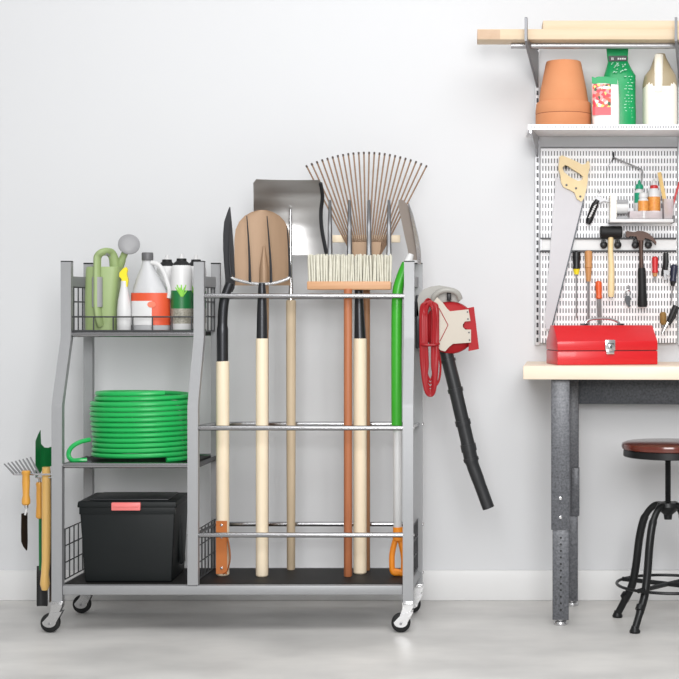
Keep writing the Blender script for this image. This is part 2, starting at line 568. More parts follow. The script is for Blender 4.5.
# front basket wires of the top shelf
w = MB()
w.tube([(XL, DU, 0.966), (XD, DU, 0.966)], 0.0024, 6)
w.tube([(XL, DU, 0.9215), (XD, DU, 0.9215)], 0.0036, 6)
for k in range(7):
    x = (74 + 19.6 * k - CX) * DU / F
    w.tube([(x, DU, 0.915), (x, DU, 0.966)], 0.0022, 6)
rpart('basket_wire', w, WIRE, label='grey front wire of the top basket')
w = MB()
w.tube([(RXL, DR, 0.966), (RXD, DR, 0.966)], 0.0024, 6)
for k in range(8):
    x = RXL + 0.03 + 0.055 * k
    w.tube([(x, DR, 0.911), (x, DR, 0.966)], 0.0022, 6)
rpart('basket_wire', w, WIRE)

def side_grid(a0, a1, z0, z1, nv, nh, r=0.0022):
    """wire panel between plan points a0 (front) and a1 (rear)"""
    g = MB()
    a0, a1 = Vector(a0), Vector(a1)
    for i in range(nh):
        z = z0 + (z1 - z0) * i / (nh - 1)
        g.tube([(a0.x, a0.y, z), (a1.x, a1.y, z)], r, 6)
    for i in range(nv):
        p = a0 + (a1 - a0) * ((i + 0.5) / nv)
        g.tube([(p.x, p.y, z0), (p.x, p.y, z1)], r, 6)
    return g
for xf, xr in ((XL, RXL), (XD, RXD), (XR, RXR)):
    # flat top bar and top basket side
    g = MB()
    a, b = Vector((xf, DU, 0)), Vector((xr, DR, 0))
    d = (b - a).normalized()
    n = Vector((-d.y, d.x, 0)) * 0.003
    vs = []
    for z in (1.062, 1.094):
        vs.append([g.bm.verts.new(p + Vector((0, 0, z))) for p in (a - n, b - n, b + n, a + n)])
    g.bm.faces.new(vs[0]); g.bm.faces.new(vs[1])
    for i in range(4):
        g.bm.faces.new((vs[0][i], vs[0][(i + 1) % 4], vs[1][(i + 1) % 4], vs[1][i]))
    rpart('side_bar', g, STEEL)
    if xf != XR:
        rpart('side_wire_panel', side_grid((xf, DU), (xr, DR), 0.92, 1.06, 5, 4), WIRE)
    rpart('side_wire_panel', side_grid((xf, DF), (xr, DR), 0.15, 0.306, 7, 4), WIRE)

# bolts on the posts
for x, D, zs in ((XL, DF, (0.128, 0.62)), (XD, DF, (0.2975, 0.505)), (XR, DF, (0.2975, 0.6256)), (RXR, DR, (0.288, 0.615, 0.13))):
    for z in zs:
        xs = x + (0.016 if x in (XR, RXR) else -0.016)
        sgn = 1 if x in (XR, RXR) else -1
        rpart('bolt', MB().lathe([(0.0, 0.004), (0.004, 0.003), (0.0055, 0.0), (0.0055, -0.002)], Matrix.Translation((xs, D, z)) @ Matrix.Rotation(sgn * PI / 2, 4, 'Y'), 10), BRIGHT)

# casters
def caster(x, D, off, dy):
    """off: sideways offset of the wheel from the post, metres"""
    R = 0.0295
    wx = x + off
    c = MB()
    c.box((x, D, 0.094), (0.036, 0.034, 0.006), 0.001)
    for s in (-1, 1):
        y = D + dy + s * 0.0155
        o = [(x - 0.017, 0.092), (x + 0.017, 0.092), (x + 0.016, 0.08), (wx + 0.010, R - 0.004), (wx - 0.004, R - 0.010), (wx - 0.011, R), (x - 0.017, 0.075)]
        a = [c.bm.verts.new((p[0], y - 0.0012, p[1])) for p in o]
        b = [c.bm.verts.new((p[0], y + 0.0012, p[1])) for p in o]
        c.bm.faces.new(a); c.bm.faces.new(list(reversed(b)))
        for i in range(len(o)):
            c.bm.faces.new((a[i], b[i], b[(i + 1) % len(o)], a[(i + 1) % len(o)]))
    c.box((x, D + dy, 0.088), (0.032, 0.034, 0.006), 0.001)
    co = rpart('caster', c, BRIGHT)
    M = Matrix.Translation((wx, D + dy, R + 0.0005)) @ Matrix.Rotation(PI / 2, 4, 'X')
    wl = MB().lathe([(0.012, 0.0125), (0.022, 0.0125), (R - 0.001, 0.010), (R, 0.006), (R, -0.006), (R - 0.001, -0.010), (0.022, -0.0125), (0.012, -0.0125)], M, 28)
    rpart('wheel', wl, RUBBER, co)
    for s in (-1, 1):
        cap = MB()
        y = D + dy + s * 0.0172
        pts_ = [(wx + 0.021 * math.cos(PI + PI * k / 10), R + 0.004 + 0.016 * math.sin(PI + PI * k / 10)) for k in range(11)] + [(x + 0.017, 0.066), (x - 0.016, 0.062)]
        a = [cap.bm.verts.new((p[0], y - 0.001, p[1])) for p in pts_]
        b = [cap.bm.verts.new((p[0], y + 0.001, p[1])) for p in pts_]
        cap.bm.faces.new(a); cap.bm.faces.new(list(reversed(b)))
        for i in range(len(a)):
            cap.bm.faces.new((a[i], b[i], b[(i + 1) % len(a)], a[(i + 1) % len(a)]))
        rpart('wheel_cover', cap, BRIGHT, co)
    rpart('axle_bolt', MB().tube([(wx, D + dy - 0.019, R), (wx, D + dy + 0.019, R)], 0.0045, 10), GREYSTEEL, co)
caster(XL, DF, -0.022, -0.002)
caster(XR, DF, -0.022, -0.002)
caster(RXL, DR - 0.01, -0.02, 0)
caster(RXR, DR - 0.01, -0.02, 0)

# hook bar on the left post
hb = MB()
hb.tube([P(56, 474.5, 4.665), P(20, 474.5, 4.665)], 0.003, 8)
hb.tube([P(56, 477.5, 4.69), P(36, 477.5, 4.69)], 0.0025, 8)
hb.tube([P(56, 474.5, 4.665), (XL, DF + 0.012, P(0, 474.5, 4.665).z)], 0.004, 8)
rpart('hook_bar', hb, BRIGHT, label='bright steel bar for hanging hand tools')

# ------------------------------------------------------------------ long tools in the rack
ZB = ZSH + 0.0005
def yb(D):
    return ypix(ZB, D)
def vt(px, y1, y2, D, r1, r2=None, n=16):
    r2 = r1 if r2 is None else r2
    e = min(1.2, abs(y2 - y1) * 0.1)
    return MB().tube([P(px, y1, D), P(px, y1 + e, D), P(px, y2 - e, D), P(px, y2, D)], [m(r1 * 0.85, D), m(r1, D), m(r2, D), m(r2 * 0.85, D)], n)
def base(px, D):
    return ((px - CX) * D / F, D, ZB)

# 1 shovel turned sideways
D = 4.76
t = thing('round_shovel', 'round shovel turned edge-on with pale handle and tan leather strap', 'shovel', base(222.5, D))
obj('blade', MB().blade([(207, 229.8, 0.4, D), (212, 229.0, 1.5, D), (222, 227.9, 3.4, D), (235, 227.9, 4.4, D), (250, 228.5, 4.8, D), (268, 229.4, 4.6, D), (280, 230.2, 4.4, D), (288, 229.6, 4.4, D), (292, 228.5, 3.6, D)], 0.0, 0.012, 0.003), mat('shovel_blade_steel', (96, 97, 100), 0.35, metal=0.75, var=0.08), t)
obj('socket', MB().tube(spl([P(230, 283, D), P(226, 294, D), P(223.5, 306, D), P(222.5, 325, D), P(222.5, 362, D)]), [m(4.5, D)] * 9 + [m(5, D)] * 16 + [m(5.8, D)] * 8, 14), DARKSTEEL, t)
obj('handle', vt(222.7, 361, yb(D), D, 6.6), PALEWOOD, t)
st = MB()
Ds = D - m(7.6, D)
G = []
for i in range(15):
    a = i / 14
    y = 521 + (574 - 521) * a
    G.append([P(221.5 - 5.5 + 11 * j, y, Ds + (0.003 * math.sin(a * PI))) for j in (0, 0.5, 1)])
st.grid(G, Vector((0, 0.002, 0)))
loop = [P(227, 536, D - 0.022), P(229.4, 548, D - 0.02), P(230, 560, D - 0.016), P(227, 571, D - 0.018), P(223, 574, D - 0.022)]
st.tube(spl(loop, 6), 0.006, 8, flat=(0.35, 1.6))
so = obj('strap', st, LEATHER, t); so['label'] = 'tan leather strap'
for y in (525, 537, 568):
    obj('rivet', MB().lathe([(0.0, 0.003), (0.004, 0.002), (0.0045, 0)], Matrix.Translation(P(221.5, y, Ds)) @ Matrix.Rotation(PI / 2, 4, 'X'), 10), BRIGHT, so)

# 2 bright four-tined fork in front of the bronze shovel
D = 4.74
t = thing('garden_fork', 'bright four-tined garden fork standing in front of the bronze spade', 'garden fork', base(262, D))
hd = MB().tube(spl([P(231, 275, D), P(233, 278.5, D), P(248, 282.5, D), P(262, 284, D), P(276, 282.5, D), P(288, 278.5, D), P(290, 275, D)], 6), 0.0052, 10)
obj('head', hd, BRIGHT, t)
for pts in ([(231, 277), (229.5, 262), (229, 245), (230, 222)], [(250, 282), (249.5, 262), (248.5, 240), (246.8, 216)], [(271, 282), (270.5, 262), (269, 240), (267, 216)], [(290, 277), (289.5, 262), (288.5, 245), (287, 226)]):
    q = spl([P(x, y, D + 0.012 * (k - 1) * 0.3) for k, (x, y) in enumerate(pts)], 5)
    obj('tine', MB().tube(q, [0.0048 - 0.0034 * i / (len(q) - 1) for i in range(len(q))], 8), DARKSTEEL, t)
obj('socket', MB().tube([P(262, 283, D), P(262, 296, D), P(262, 318, D), P(262, 339, D)], [m(3.4, D), m(4.4, D), m(5.2, D), m(5.6, D)], 16), DARKSTEEL, t)
obj('handle', vt(262, 338, yb(D), D, 6.2), PALEWOOD, t)

# 3 bronze shovel
D = 4.80
t = thing('bronze_spade', 'bronze-brown spade with a rounded top behind the bright fork', 'spade', base(264, D))
rows = []
for y in (210, 212, 216, 222, 230, 240):
    f = (240 - y) / 30
    rows.append((y, 262.5, 27.5 * math.sqrt(max(0.02, 1 - f ** 2.3)), D))
rows += [(262, 262.5, 27.5, D), (280, 262.5, 27.8, D), (285.5, 263, 28, D)]
obj('blade', MB().blade(rows, 0.014, 0.0, 0.003, 13), BRONZE, t)
obj('socket', MB().tube([P(264, 246, D - 0.004), P(264, 268, D - 0.006), P(264, 290, D), P(264, 330, D)], [m(1, D), m(4.5, D), m(5, D), m(5, D)], 14), BRONZE, t)
obj('handle', vt(264, 328, yb(D), D, 4.6), BROWNWOOD, t)

# 4 snow shovel / scoop
D = 4.86
t = thing('scoop_shovel', 'wide grey steel scoop shovel with a weathered grey-brown handle', 'scoop shovel', base(290.5, D))
rows = [(180, 288.5, 31, 4.818), (184, 288.7, 34, 4.828), (195, 289, 34, 4.856), (210, 288, 33, 4.880), (225, 288.5, 33.5, 4.889), (240, 290, 35, 4.889), (255, 291, 37, 4.882)]
obj('blade', MB().blade(rows, 0.022, 0.016, 0.003, 15), SCOOP, t)
obj('side_flange', MB().tube(spl([P(320.5, 183, 4.820), P(322.5, 196, 4.848), P(321, 212, 4.872), P(322, 230, 4.881), P(326.8, 255, 4.874)], 5), 0.0062, 8), DARKSTEEL, t)
obj('socket', MB().tube([P(290.5, 209, 4.866), P(290.5, 255, 4.848), P(291, 290, D), P(291, 303, D)], [m(1.2, D), m(1.8, D), m(2.4, D), m(4, D)], 12), BRIGHT, t)
obj('handle', vt(291, 300, yb(D), D, 5, 4.2), GREYWOOD, t)

# 5 push broom
D = 4.735
t = thing('push_broom', 'upturned push broom with cream bristles and a reddish wooden handle', 'broom', base(348, D))
obj('head_block', MB().box(P(349.5, 285.6, D + 0.02), (m(84, D), 0.05, m(8.6, D)), 0.004), BROOMWOOD, t)
br = MB()
for i in range(34):
    for j in range(5):
        px = 309.8 + 80.5 * i / 33 + random.uniform(-0.5, 0.5)
        yy = D + 0.0 + 0.04 * j / 4
        a = P(px, 282, D); a.y = yy
        top = P(px + random.uniform(-1.5, 1.5), 254.5 + random.uniform(-0.7, 1.5), D); top.y = yy + random.uniform(-0.004, 0.004)
        br.tube([a, a.lerp(top, 0.6), top], [0.0034, 0.0038, 0.0028], 5)
bo = obj('bristles', br, BRISTLE, t); bo['kind'] = 'stuff'
obj('handle', vt(348, 289, yb(D), D, 4.2), REDWOOD, t)

# 6 grey digging fork behind the broom
D = 4.79
t = thing('digging_fork', 'grey four-tined digging fork rising behind the push broom', 'garden fork', base(360, D))
obj('head', MB().tube(spl([P(330, 262, D), P(338, 274, D), P(360, 284, D), P(382, 274, D), P(389, 262, D)], 6), 0.007, 10), DARKSTEEL, t)
for x in (330, 349.5, 369, 389):
    yb0 = 264 if x in (330, 389) else 281
    q = spl([P(x, yb0, D), P(x, 250, D + 0.002), P(x, 225, D + 0.012), P(x, 200, D - 0.002)], 6)
    obj('tine', MB().tube(q, [0.0086 - 0.0045 * (i / (len(q) - 1)) ** 2 for i in range(len(q))], 6), TINEGREY, t)
obj('socket', MB().tube([P(358.5, 282, D), P(359, 300, D), P(360, 339, D)], [m(4, D), m(4.4, D), m(6, D)], 14), DARKSTEEL, t)
obj('handle', vt(360, 338, yb(D), D, 6.6), PALEWOOD, t)

# 7 bamboo rake
D = 4.846
t = thing('bamboo_rake', 'fan-shaped bamboo leaf rake, the tallest tool in the rack', 'rake', base(367.5, D))
NT = 24
for i in range(NT):
    f = -1 + 2 * i / (NT - 1)
    tip = P(366.5 + 60 * f, 152.5 + 13.5 * abs(f) ** 1.9, D + 0.10)
    low = P(366.5 + 22 * f, 240, D + 0.03)
    root = P(366.5 + 13 * f, 256, D)
    q = spl([root, low, low.lerp(tip, 0.5), tip], 4)
    to = obj('tine', MB().tube(q, 0.0026, 6), BAMBOO, t)
    d = (tip - low).normalized()
    obj('tip', MB().tube([tip - d * 0.006, tip + d * 0.002], 0.0033, 6), BAMBOOTIP, to)
obj('crossbar', MB().box(P(365.5, 238.8, D + 0.0385), (m(70, D), 0.008, m(7.5, D)), 0.002), PALEWOOD, t)
obj('hub', MB().blade([(242, 366, 15, D - 0.008), (250, 366, 14.5, D - 0.008), (272, 367, 7, D - 0.008)], 0.0, 0, 0.012, 7), BRONZE, t)
obj('handle', vt(366.5, 262, yb(D), D, 3.6), BROWNWOOD, t)

# 8 green-shafted spade
D = 4.742
t = thing('edging_spade', 'spade with bright green and white shaft and orange grip at the right post', 'spade', base(397.5, D))
obj('blade', MB().blade([(200, 401, 2.2, D + 0.06), (205, 403.2, 4.8, D + 0.06), (215, 405.6, 5.2, D + 0.053), (235, 409.6, 5.2, D + 0.04), (250, 412.5, 4.6, D + 0.03), (260, 413.2, 4, D + 0.025)], 0.0, 0.016, 0.003, 7), SPADEMET, t)
obj('blade_edge', MB().blade([(203, 408.4, 0.5, D + 0.074), (215, 411.8, 1.5, D + 0.068), (235, 416.2, 2, D + 0.056), (250, 418.6, 2.2, D + 0.046), (264, 419.4, 1.8, D + 0.04)], 0.0, 0.01, 0.003, 5), BRIGHT, t)
obj('collar', MB().tube([P(411, 254, D + 0.022), P(408, 262, D + 0.02), P(406.5, 267, D + 0.017)], [m(3, D), m(4.6, D), m(4.9, D)], 12), WHITEP, t)
q = spl([P(407, 264, D + 0.018), P(402, 276, D + 0.012), P(398, 290, D + 0.004), P(396.8, 310, D), P(396.6, 360, D), P(396.8, 430, D)], 7)
obj('green_shaft', MB().tube(q, m(5.4, D), 16), GREENP, t)['label'] = 'bright green plastic shaft'
obj('white_shaft', vt(397.6, 429, 530, D, 4.2), WHITEP, t)['label'] = 'white lower shaft'
gr = MB().tube([P(398, 527, D), P(398, 540, D)], [m(5, D), m(5.4, D)], 14)
gr.tube(spl([P(398, 536, D), P(392.6, 551, D), P(392, 566, D), P(393.5, yb(D) - 3.6, D), P(399, yb(D) - 3.0, D), P(403, yb(D) - 4, D), P(403.4, 555, D)], 6, True), m(2.9, D), 10)
gr.tube([P(393, yb(D) - 5, D), P(403, yb(D) - 3.5, D)], m(3, D), 10)
obj('grip', gr, ORANGE, t)['label'] = 'orange D-shaped grip'

# ------------------------------------------------------------------ top basket
ZT2 = ZT + 0.0005
def onz(px, D, z):
    return ((px - CX) * D / F, D, z)
# watering can
D = 4.80
yb1 = ypix(ZT2, D)
t = thing('watering_can', 'sage green watering can with grey grip and grey sprinkler head', 'watering can', onz(104, D, ZT2))
body = MB()
rings = []
for y, x0, x1, dp in ((yb1, 86.5, 117.5, 0.04), (300, 86, 118.5, 0.042), (270, 87, 121.5, 0.044), (267, 88, 121.5, 0.042)):
    ring = []
    c, hw = (x0 + x1) / 2, (x1 - x0) / 2
    for k in range(24):
        a = 2 * PI * k / 24
        ca, sa = math.cos(a), math.sin(a)
        u = math.copysign(abs(ca) ** 0.45, ca); v = math.copysign(abs(sa) ** 0.6, sa)
        q = P(c + hw * u, y, D); q.y = D + dp * v
        ring.append(body.bm.verts.new(q))
    rings.append(ring)
for A, B in zip(rings, rings[1:]):
    for k in range(24):
        body.bm.faces.new((A[k], A[(k + 1) % 24], B[(k + 1) % 24], B[k]))
body.bm.faces.new(rings[0]); body.bm.faces.new(rings[-1])
obj('body', body, SAGE, t)
DH = D - 0.05
hp = [P(114.5, 268, D - 0.01), P(113.5, 258, D - 0.015), P(110, 252.5, D - 0.025), P(103, 252, DH), P(98, 256, DH), P(96, 264, DH), P(96, 290, DH), P(96, 305, DH), P(97.5, 318, DH + 0.002), P(99.5, 325, D - 0.038)]
hq = spl([q + Vector((0.004, 0, 0)) if k > 4 else q for k, q in enumerate(hp)], 6)
obj('handle', MB().tube(hq, m(4.9, DH), 14, flat=(1.0, 0.7)), SAGE, t)
obj('grip', MB().tube([P(97.3, 277, DH), P(97.3, 292, DH), P(97.3, 307, DH)], m(5.3, DH), 14, flat=(1.0, 0.8)), GREYP, t)['label'] = 'grey grip on the handle'
obj('grip', MB().tube(spl([P(105, 251.8, DH), P(110, 252.4, D - 0.025), P(113, 256, D - 0.016)], 5), m(3.9, DH), 12, flat=(1.0, 0.6)), GREYP, t)
obj('spout', MB().tube(spl([P(112, 290, D), P(118, 272, D), P(122, 260, D - 0.01), P(126.5, 249, D - 0.02)], 6), [m(5.5, D)] * 7 + [m(4, D)] * 6 + [m(3.4, D)] * 6, 12), SAGE, t)
ax = Vector((0.25, -0.85, 0.35)).normalized()
M = Matrix.Translation(P(129, 244.5, D - 0.03)) @ ax.to_track_quat('Z', 'Y').to_matrix().to_4x4()
R = m(10.8, D)
obj('sprinkler_head', MB().lathe([(0.008, -0.03), (R * 0.8, -0.008), (R, 0), (R, 0.003), (R * 0.9, 0.007), (R * 0.5, 0.011), (0, 0.012)], M, 28), GREYP, t)['label'] = 'grey round sprinkler head'

# spray bottle
D = 4.755
yb1 = ypix(ZT2, D)
t = thing('spray_bottle', 'white spray bottle with a yellow trigger beside the watering can', 'spray bottle', onz(124, D, ZT2))
obj('bottle', MB().lathe_px(124, D, [(yb1, 6.5), (yb1 - 2, 7), (310, 7), (300, 6), (292, 4.5), (286, 3.4), (281, 3.2)], 24, 0.85), WHITEP, t)
tr = MB().prism([(121.5, 283), (121.5, 279), (119.2, 276.5), (119.5, 272.5), (123, 268.5), (126, 267), (127.5, 269.5), (126.5, 273.5), (128, 280), (127, 287), (124, 287), (124.5, 283)], D - 0.006, 0.013)
obj('trigger_head', tr, YELLOWP, t)['label'] = 'yellow trigger head'

# jug
D = 4.78
yb1 = ypix(ZT2, D)
t = thing('bleach_jug', 'translucent white jug with grey cap and orange-red label', 'jug', onz(151.2, D, ZT2))
obj('body', pillow([(yb1, 134, 169.5, 0.95), (yb1 - 2, 132.2, 170.6, 1), (296, 132, 170.4, 1), (288, 133.6, 166, 0.92), (278, 136.8, 160, 0.75), (269, 140.5, 155, 0.5), (263, 142.2, 152.8, 0.36), (258, 142.6, 152.4, 0.34)], D, m(19.4, D) * 0.72, 32, 1.0), mat('milky_plastic', (198, 199, 201), 0.35, var=0.03, scale=20), t)
obj('cap', MB().lathe_px(147.5, D - 0.002, [(260.5, 5.6), (259.5, 5.8), (253.5, 5.8), (252.5, 5.3)], 20), DGREYP, t)['label'] = 'dark grey screw cap'
obj('handle', MB().tube(spl([P(151, 262.5, D - 0.01), P(158, 264.5, D - 0.012), P(163.5, 272, D - 0.014), P(167.5, 283, D - 0.018), P(169.5, 291, D - 0.02), P(168.5, 298, D - 0.02)], 6), m(2.3, D), 10), WHITEP, t)
def wrap_label(name, cx, D, hw, sy, y0, y1, a0, a1, mt, parent, n=14, lift=1.01, ye=1.0):
    """curved label patch on an elliptic bottle; angles in degrees, 0 faces the viewer"""
    G = []
    for i in range(2):
        row = []
        for j in range(n + 1):
            a = math.radians(a0 + (a1 - a0) * j / n)
            q = P(cx, (y0, y1)[i], D)
            q.x += math.sin(a) * m(hw, D) * lift
            q.y -= math.cos(a) ** ye * m(hw, D) * sy * lift
            row.append(q)
        G.append(row)
    return obj(name, MB().grid(G, Vector((0, 0.0006, 0))), mt, parent)
wrap_label('label_band', 151.2, D, 19.5, 0.72, 293, 301, -82, 82, LABELORANGE, t, ye=0.8, lift=1.015)
wrap_label('label', 151.2, D, 19.5, 0.72, 301, 325, -82, 10, LABELWHITE, t, ye=0.8, lift=1.015)
wrap_label('label', 151.2, D, 19.5, 0.72, 301, 325, 10, 82, LABELORANGE, t, ye=0.8, lift=1.015)
obj('label_blob', MB().lathe([(0, 0.0008), (m(4.2, D), 0.0008), (m(4.2, D), 0)], Matrix.Translation(P(151.5, 304.5, D - m(19.9, D) * 0.72)) @ Matrix.Rotation(PI / 2, 4, 'X'), 16, 0.75), mat('coral_label', (238, 128, 100), 0.45), t)

# spray cans
def spray_can(px, D, label, full=True):
    y1 = ypix(ZT2, D)
    k = 4.765 / D
    def Y(y):
        return y1 - (332.5 - y) * k
    t = thing('spray_can', label, 'spray can', onz(px, D, ZT2), 'spray cans in the top basket')
    obj('can', MB().lathe_px(px, D, [(Y(332.5), 10 * k), (Y(331), 10.4 * k), (Y(270), 10.4 * k), (Y(267), 9.6 * k), (Y(265.5), 8.4 * k)], 28), WHITEP, t)
    obj('shoulder', MB().lathe_px(px, D, [(Y(266.5), 9 * k), (Y(263.5), 7.6 * k), (Y(261.5), 5.2 * k), (Y(259), 4.8 * k)], 24), RUBBER, t)['label'] = 'black shoulder ring'
    obj('nozzle', MB().lathe_px(px, D, [(Y(260.5), 3.3 * k), (Y(258), 2.8 * k), (Y(257.5), 1.8 * k), (Y(254.5), 1.6 * k)], 16), WHITEP, t)
    r = 10.4 * k
    wrap_label('label_band', px, D, r, 1, Y(291), Y(309), -88, 88, LABELGREEN, t)
    wrap_label('label_print', px, D, r, 1, Y(309), Y(324), -88, 88, FOLIAGE, t)
    wrap_label('label_stripe', px, D, r, 1, Y(330), Y(332), -88, 88, LABELGREEN, t)
    lp = MB()
    for j in range(9):
        a = math.radians(-22 + 8 * j)
        q = [P(px, Y(297), D), P(px, Y(297 - 12 * (0.75 + 0.25 * math.sin(j * 2.1))), D)]
        for v, aa in zip(q, (math.radians(12), a)):
            v.x += math.sin(aa) * m(r, D) * 1.03
            v.y -= math.cos(aa) * m(r, D) * 1.03
        lp.tube(q, [0.004, 0.0016], 6, flat=(1, 0.5))
    obj('leaf_print', lp, LIME, t)
spray_can(181.5, 4.765, 'white spray can with a green grass label, frontmost of the three cans')
spray_can(167, 4.86, 'spray can behind, half hidden between the jug and the front spray can')
spray_can(196, 4.86, 'spray can behind, half hidden by the divider post of the rack')

# ------------------------------------------------------------------ hose and bin
ZHS = ZH - 0.0005
D = 4.765
cx = (143.5 - CX) * D / F
hr = 0.0076
R = 0.158
pts = []
turns, pitch = 13, 0.0160
zc = ZHS + hr
# tail on the left
tail = [P(87, 463, 4.665), P(80, 463.4, 4.66), P(72, 461, 4.66), P(68.5, 455, 4.665), P(71, 448, 4.67), P(79, 442.5, 4.68), P(90, 439.5, 4.70)]
for q in tail[:4]:
    q.z = max(q.z, ZHS + hr)
for i in range(turns * 40 + 1):
    a = 2 * PI * i / 40
    rr = R - 0.004 * math.sin(i * 0.013) - (0.012 if i > turns * 40 - 60 else 0)
    pts.append(Vector((cx + rr * math.cos(a - PI * 0.3), D - 0.0 + 0.8 * rr * math.sin(a - PI * 0.3), zc + pitch * i / 40)))
t = thing('garden_hose', 'coiled green garden hose stacked on the middle shelf', 'hose', (cx, D, ZHS))
obj('coil', MB().tube(pts, hr, 9), HOSE, t)
obj('loose_end', MB().tube(spl(tail, 7), hr * 0.95, 9), HOSE, t)
obj('fitting', MB().tube([P(85, 463, 4.665) * 1 + Vector((0, 0, 0.0)), P(91.5, 462.6, 4.668)], [0.0085, 0.0085], 10), DARKSTEEL, t)

# storage bin
t = thing('storage_bin', 'black lidded plastic storage bin with a pink handle on the bottom shelf', 'storage bin', onz(127, 4.75, ZB))
def frus(mb, A, B, z0, z1, bev=0.0):
    """A, B = (x0,x1,y0,y1) rectangles at z0 and z1"""
    lo = [mb.bm.verts.new(v) for v in ((A[0], A[2], z0), (A[1], A[2], z0), (A[1], A[3], z0), (A[0], A[3], z0))]
    hi = [mb.bm.verts.new(v) for v in ((B[0], B[2], z1), (B[1], B[2], z1), (B[1], B[3], z1), (B[0], B[3], z1))]
    f = [mb.bm.faces.new(list(reversed(lo))), mb.bm.faces.new(hi)]
    for i in range(4):
        f.append(mb.bm.faces.new((lo[i], lo[(i + 1) % 4], hi[(i + 1) % 4], hi[i])))
    if bev:
        es = set()
        for g in f:
            es.update(g.edges)
        bmesh.ops.bevel(mb.bm, geom=list(es), offset=bev, segments=3, affect='EDGES', profile=0.5)
    return mb
Dn = 4.632
x0, x1 = (78 - CX) * Dn / F, (176 - CX) * Dn / F
zl = EYE - (506 - CY) * Dn / F
b0, b1 = x0 + m(6.5, Dn), x1 - m(4.5, Dn)
mb = frus(MB(), (b0, b1, Dn + 0.003, 4.85), (x0 + 0.003, x1 - 0.003, Dn + 0.003, 4.862), ZB, zl, 0.005)
obj('body', mb, BIN, t)
mb = frus(MB(), (x0 - 0.003, x1 + 0.003, Dn - 0.002, 4.868), (x0 - 0.001, x1 + 0.001, Dn, 4.866), zl - 0.005, zl + 0.014, 0.004)
lid = obj('lid', mb, BIN, t)
frm = MB()
frm.span((x0 + 0.03, Dn + 0.03, zl + 0.0125), (x1 - 0.03, 4.84, zl + 0.0185), 0.003)
obj('lid_panel', frm, mat('grey_black_lid', (46, 48, 50), 0.5), lid)
hx0, hx1 = (112 - CX) * Dn / F, (141 - CX) * Dn / F
ho = obj('handle', MB().span((hx0, Dn - 0.012, zl - 0.013), (hx1, Dn + 0.002, zl + 0.012), 0.003), PINK, t)
ho['label'] = 'pink handle clip on the front'
obj('handle_lip', MB().span((hx0 + 0.006, Dn - 0.0145, zl - 0.002), (hx1 - 0.006, Dn - 0.011, zl + 0.008), 0.0015), PINK, ho)
for xx in (x1,):
    obj('side_rib', MB().box((x1 - 0.007, 4.75, zl - 0.11), (0.012, 0.05, 0.17), 0.003, rot=Euler((0, math.radians(-3.2), 0))), BIN, t)
obj('rim_rib', MB().span((x0 + 0.003, Dn + 0.0015, zl - 0.026), (x1 - 0.003, Dn + 0.012, zl - 0.004), 0.001), BIN, t)

# ------------------------------------------------------------------ hand tools hung on the left
HD = 4.647
t = thing('hand_trowel', 'trowel with yellow wooden grip and narrow dark blade, leftmost hung tool', 'trowel', P(25, 550, HD))
obj('grip', MB().lathe_px(26, HD, [(505, 3), (503.5, 4.2), (500, 4.3), (495, 3.3), (482, 3.9), (475, 3.6), (473.5, 4.4), (471.5, 4.4), (470.5, 3.4)], 16), YELLOWWOOD, t)
obj('ferrule', MB().lathe_px(26.3, HD, [(508, 1.9), (504.5, 2.2)], 12), BRIGHT, t)
obj('neck', MB().tube([P(26.3, 507, HD), P(26.2, 510, HD), P(25, 515, HD)], 0.0034, 8), WHITEP, t)
obj('blade', MB().blade([(513, 24.6, 2.0, HD), (530, 24.5, 2.1, HD), (541, 24.7, 2.1, HD), (546, 25.5, 1.4, HD), (550.5, 26.7, 0.3, HD)], 0.003, 0.012, 0.002, 7), mat('dark_brown_blade', (42, 34, 30), 0.35, metal=0.4), t)

D = 4.685
t = thing('hand_rake', 'garden rake with slanting steel teeth and a long pale yellow handle', 'rake', P(45.5, 590, D))
hh = MB().tube([P(14, 474.3, D - 0.012), P(48, 474.3, D + 0.012)], 0.003, 8)
obj('head', hh, GREYSTEEL, t)
for i in range(8):
    f = i / 7
    a = P(14 + 25 * f, 474, D - 0.012 + 0.016 * f)
    b = P(4.4 + 26 * f, 464 - 6.5 * f, D + 0.03 + 0.016 * f)
    obj('tooth', MB().tube([a, b], [0.0036, 0.0026], 6), GREYSTEEL, t)
obj('handle', MB().tube([P(46.2, 467, D + 0.012), P(46.2, 480, D + 0.012), P(46.4, 520, D + 0.012), P(46, 562, D + 0.01), P(45, 574, D + 0.008), P(45, 584, D + 0.008), P(45, 590, D + 0.008)], [m(4, D), m(4.4, D), m(4.6, D), m(4.2, D), m(4, D), m(5, D), m(3.2, D)], 14), LONGWOOD, t)

D = 4.74
t = thing('hand_weeder', 'weeder with orange-yellow grip, thin green rod and black blade', 'weeder', P(41, 606, D))
obj('grip', MB().lathe_px(39.6, D, [(518.5, 2.5), (517, 3.8), (513, 3.7), (505, 3.2), (495, 3.4), (487, 3.2), (484, 3.8), (482, 3)], 16), YELLOWWOOD, t)
obj('ferrule', MB().lathe_px(39.6, D, [(483, 1.7), (477, 1.5)], 12), BRIGHT, t)
obj('rod', MB().tube([P(40.3, 517, D), P(40.6, 570, D)], m(1.7, D), 10), GREENSTEEL, t)['label'] = 'green painted rod'
obj('blade', MB().blade([(566, 40, 3, D - 0.003), (576, 42.5, 5.4, D - 0.003), (604, 42.5, 5.4, D - 0.003), (606, 42.5, 5.1, D - 0.003)], 0.006, 0, 0.006, 7), BLACKP, t)

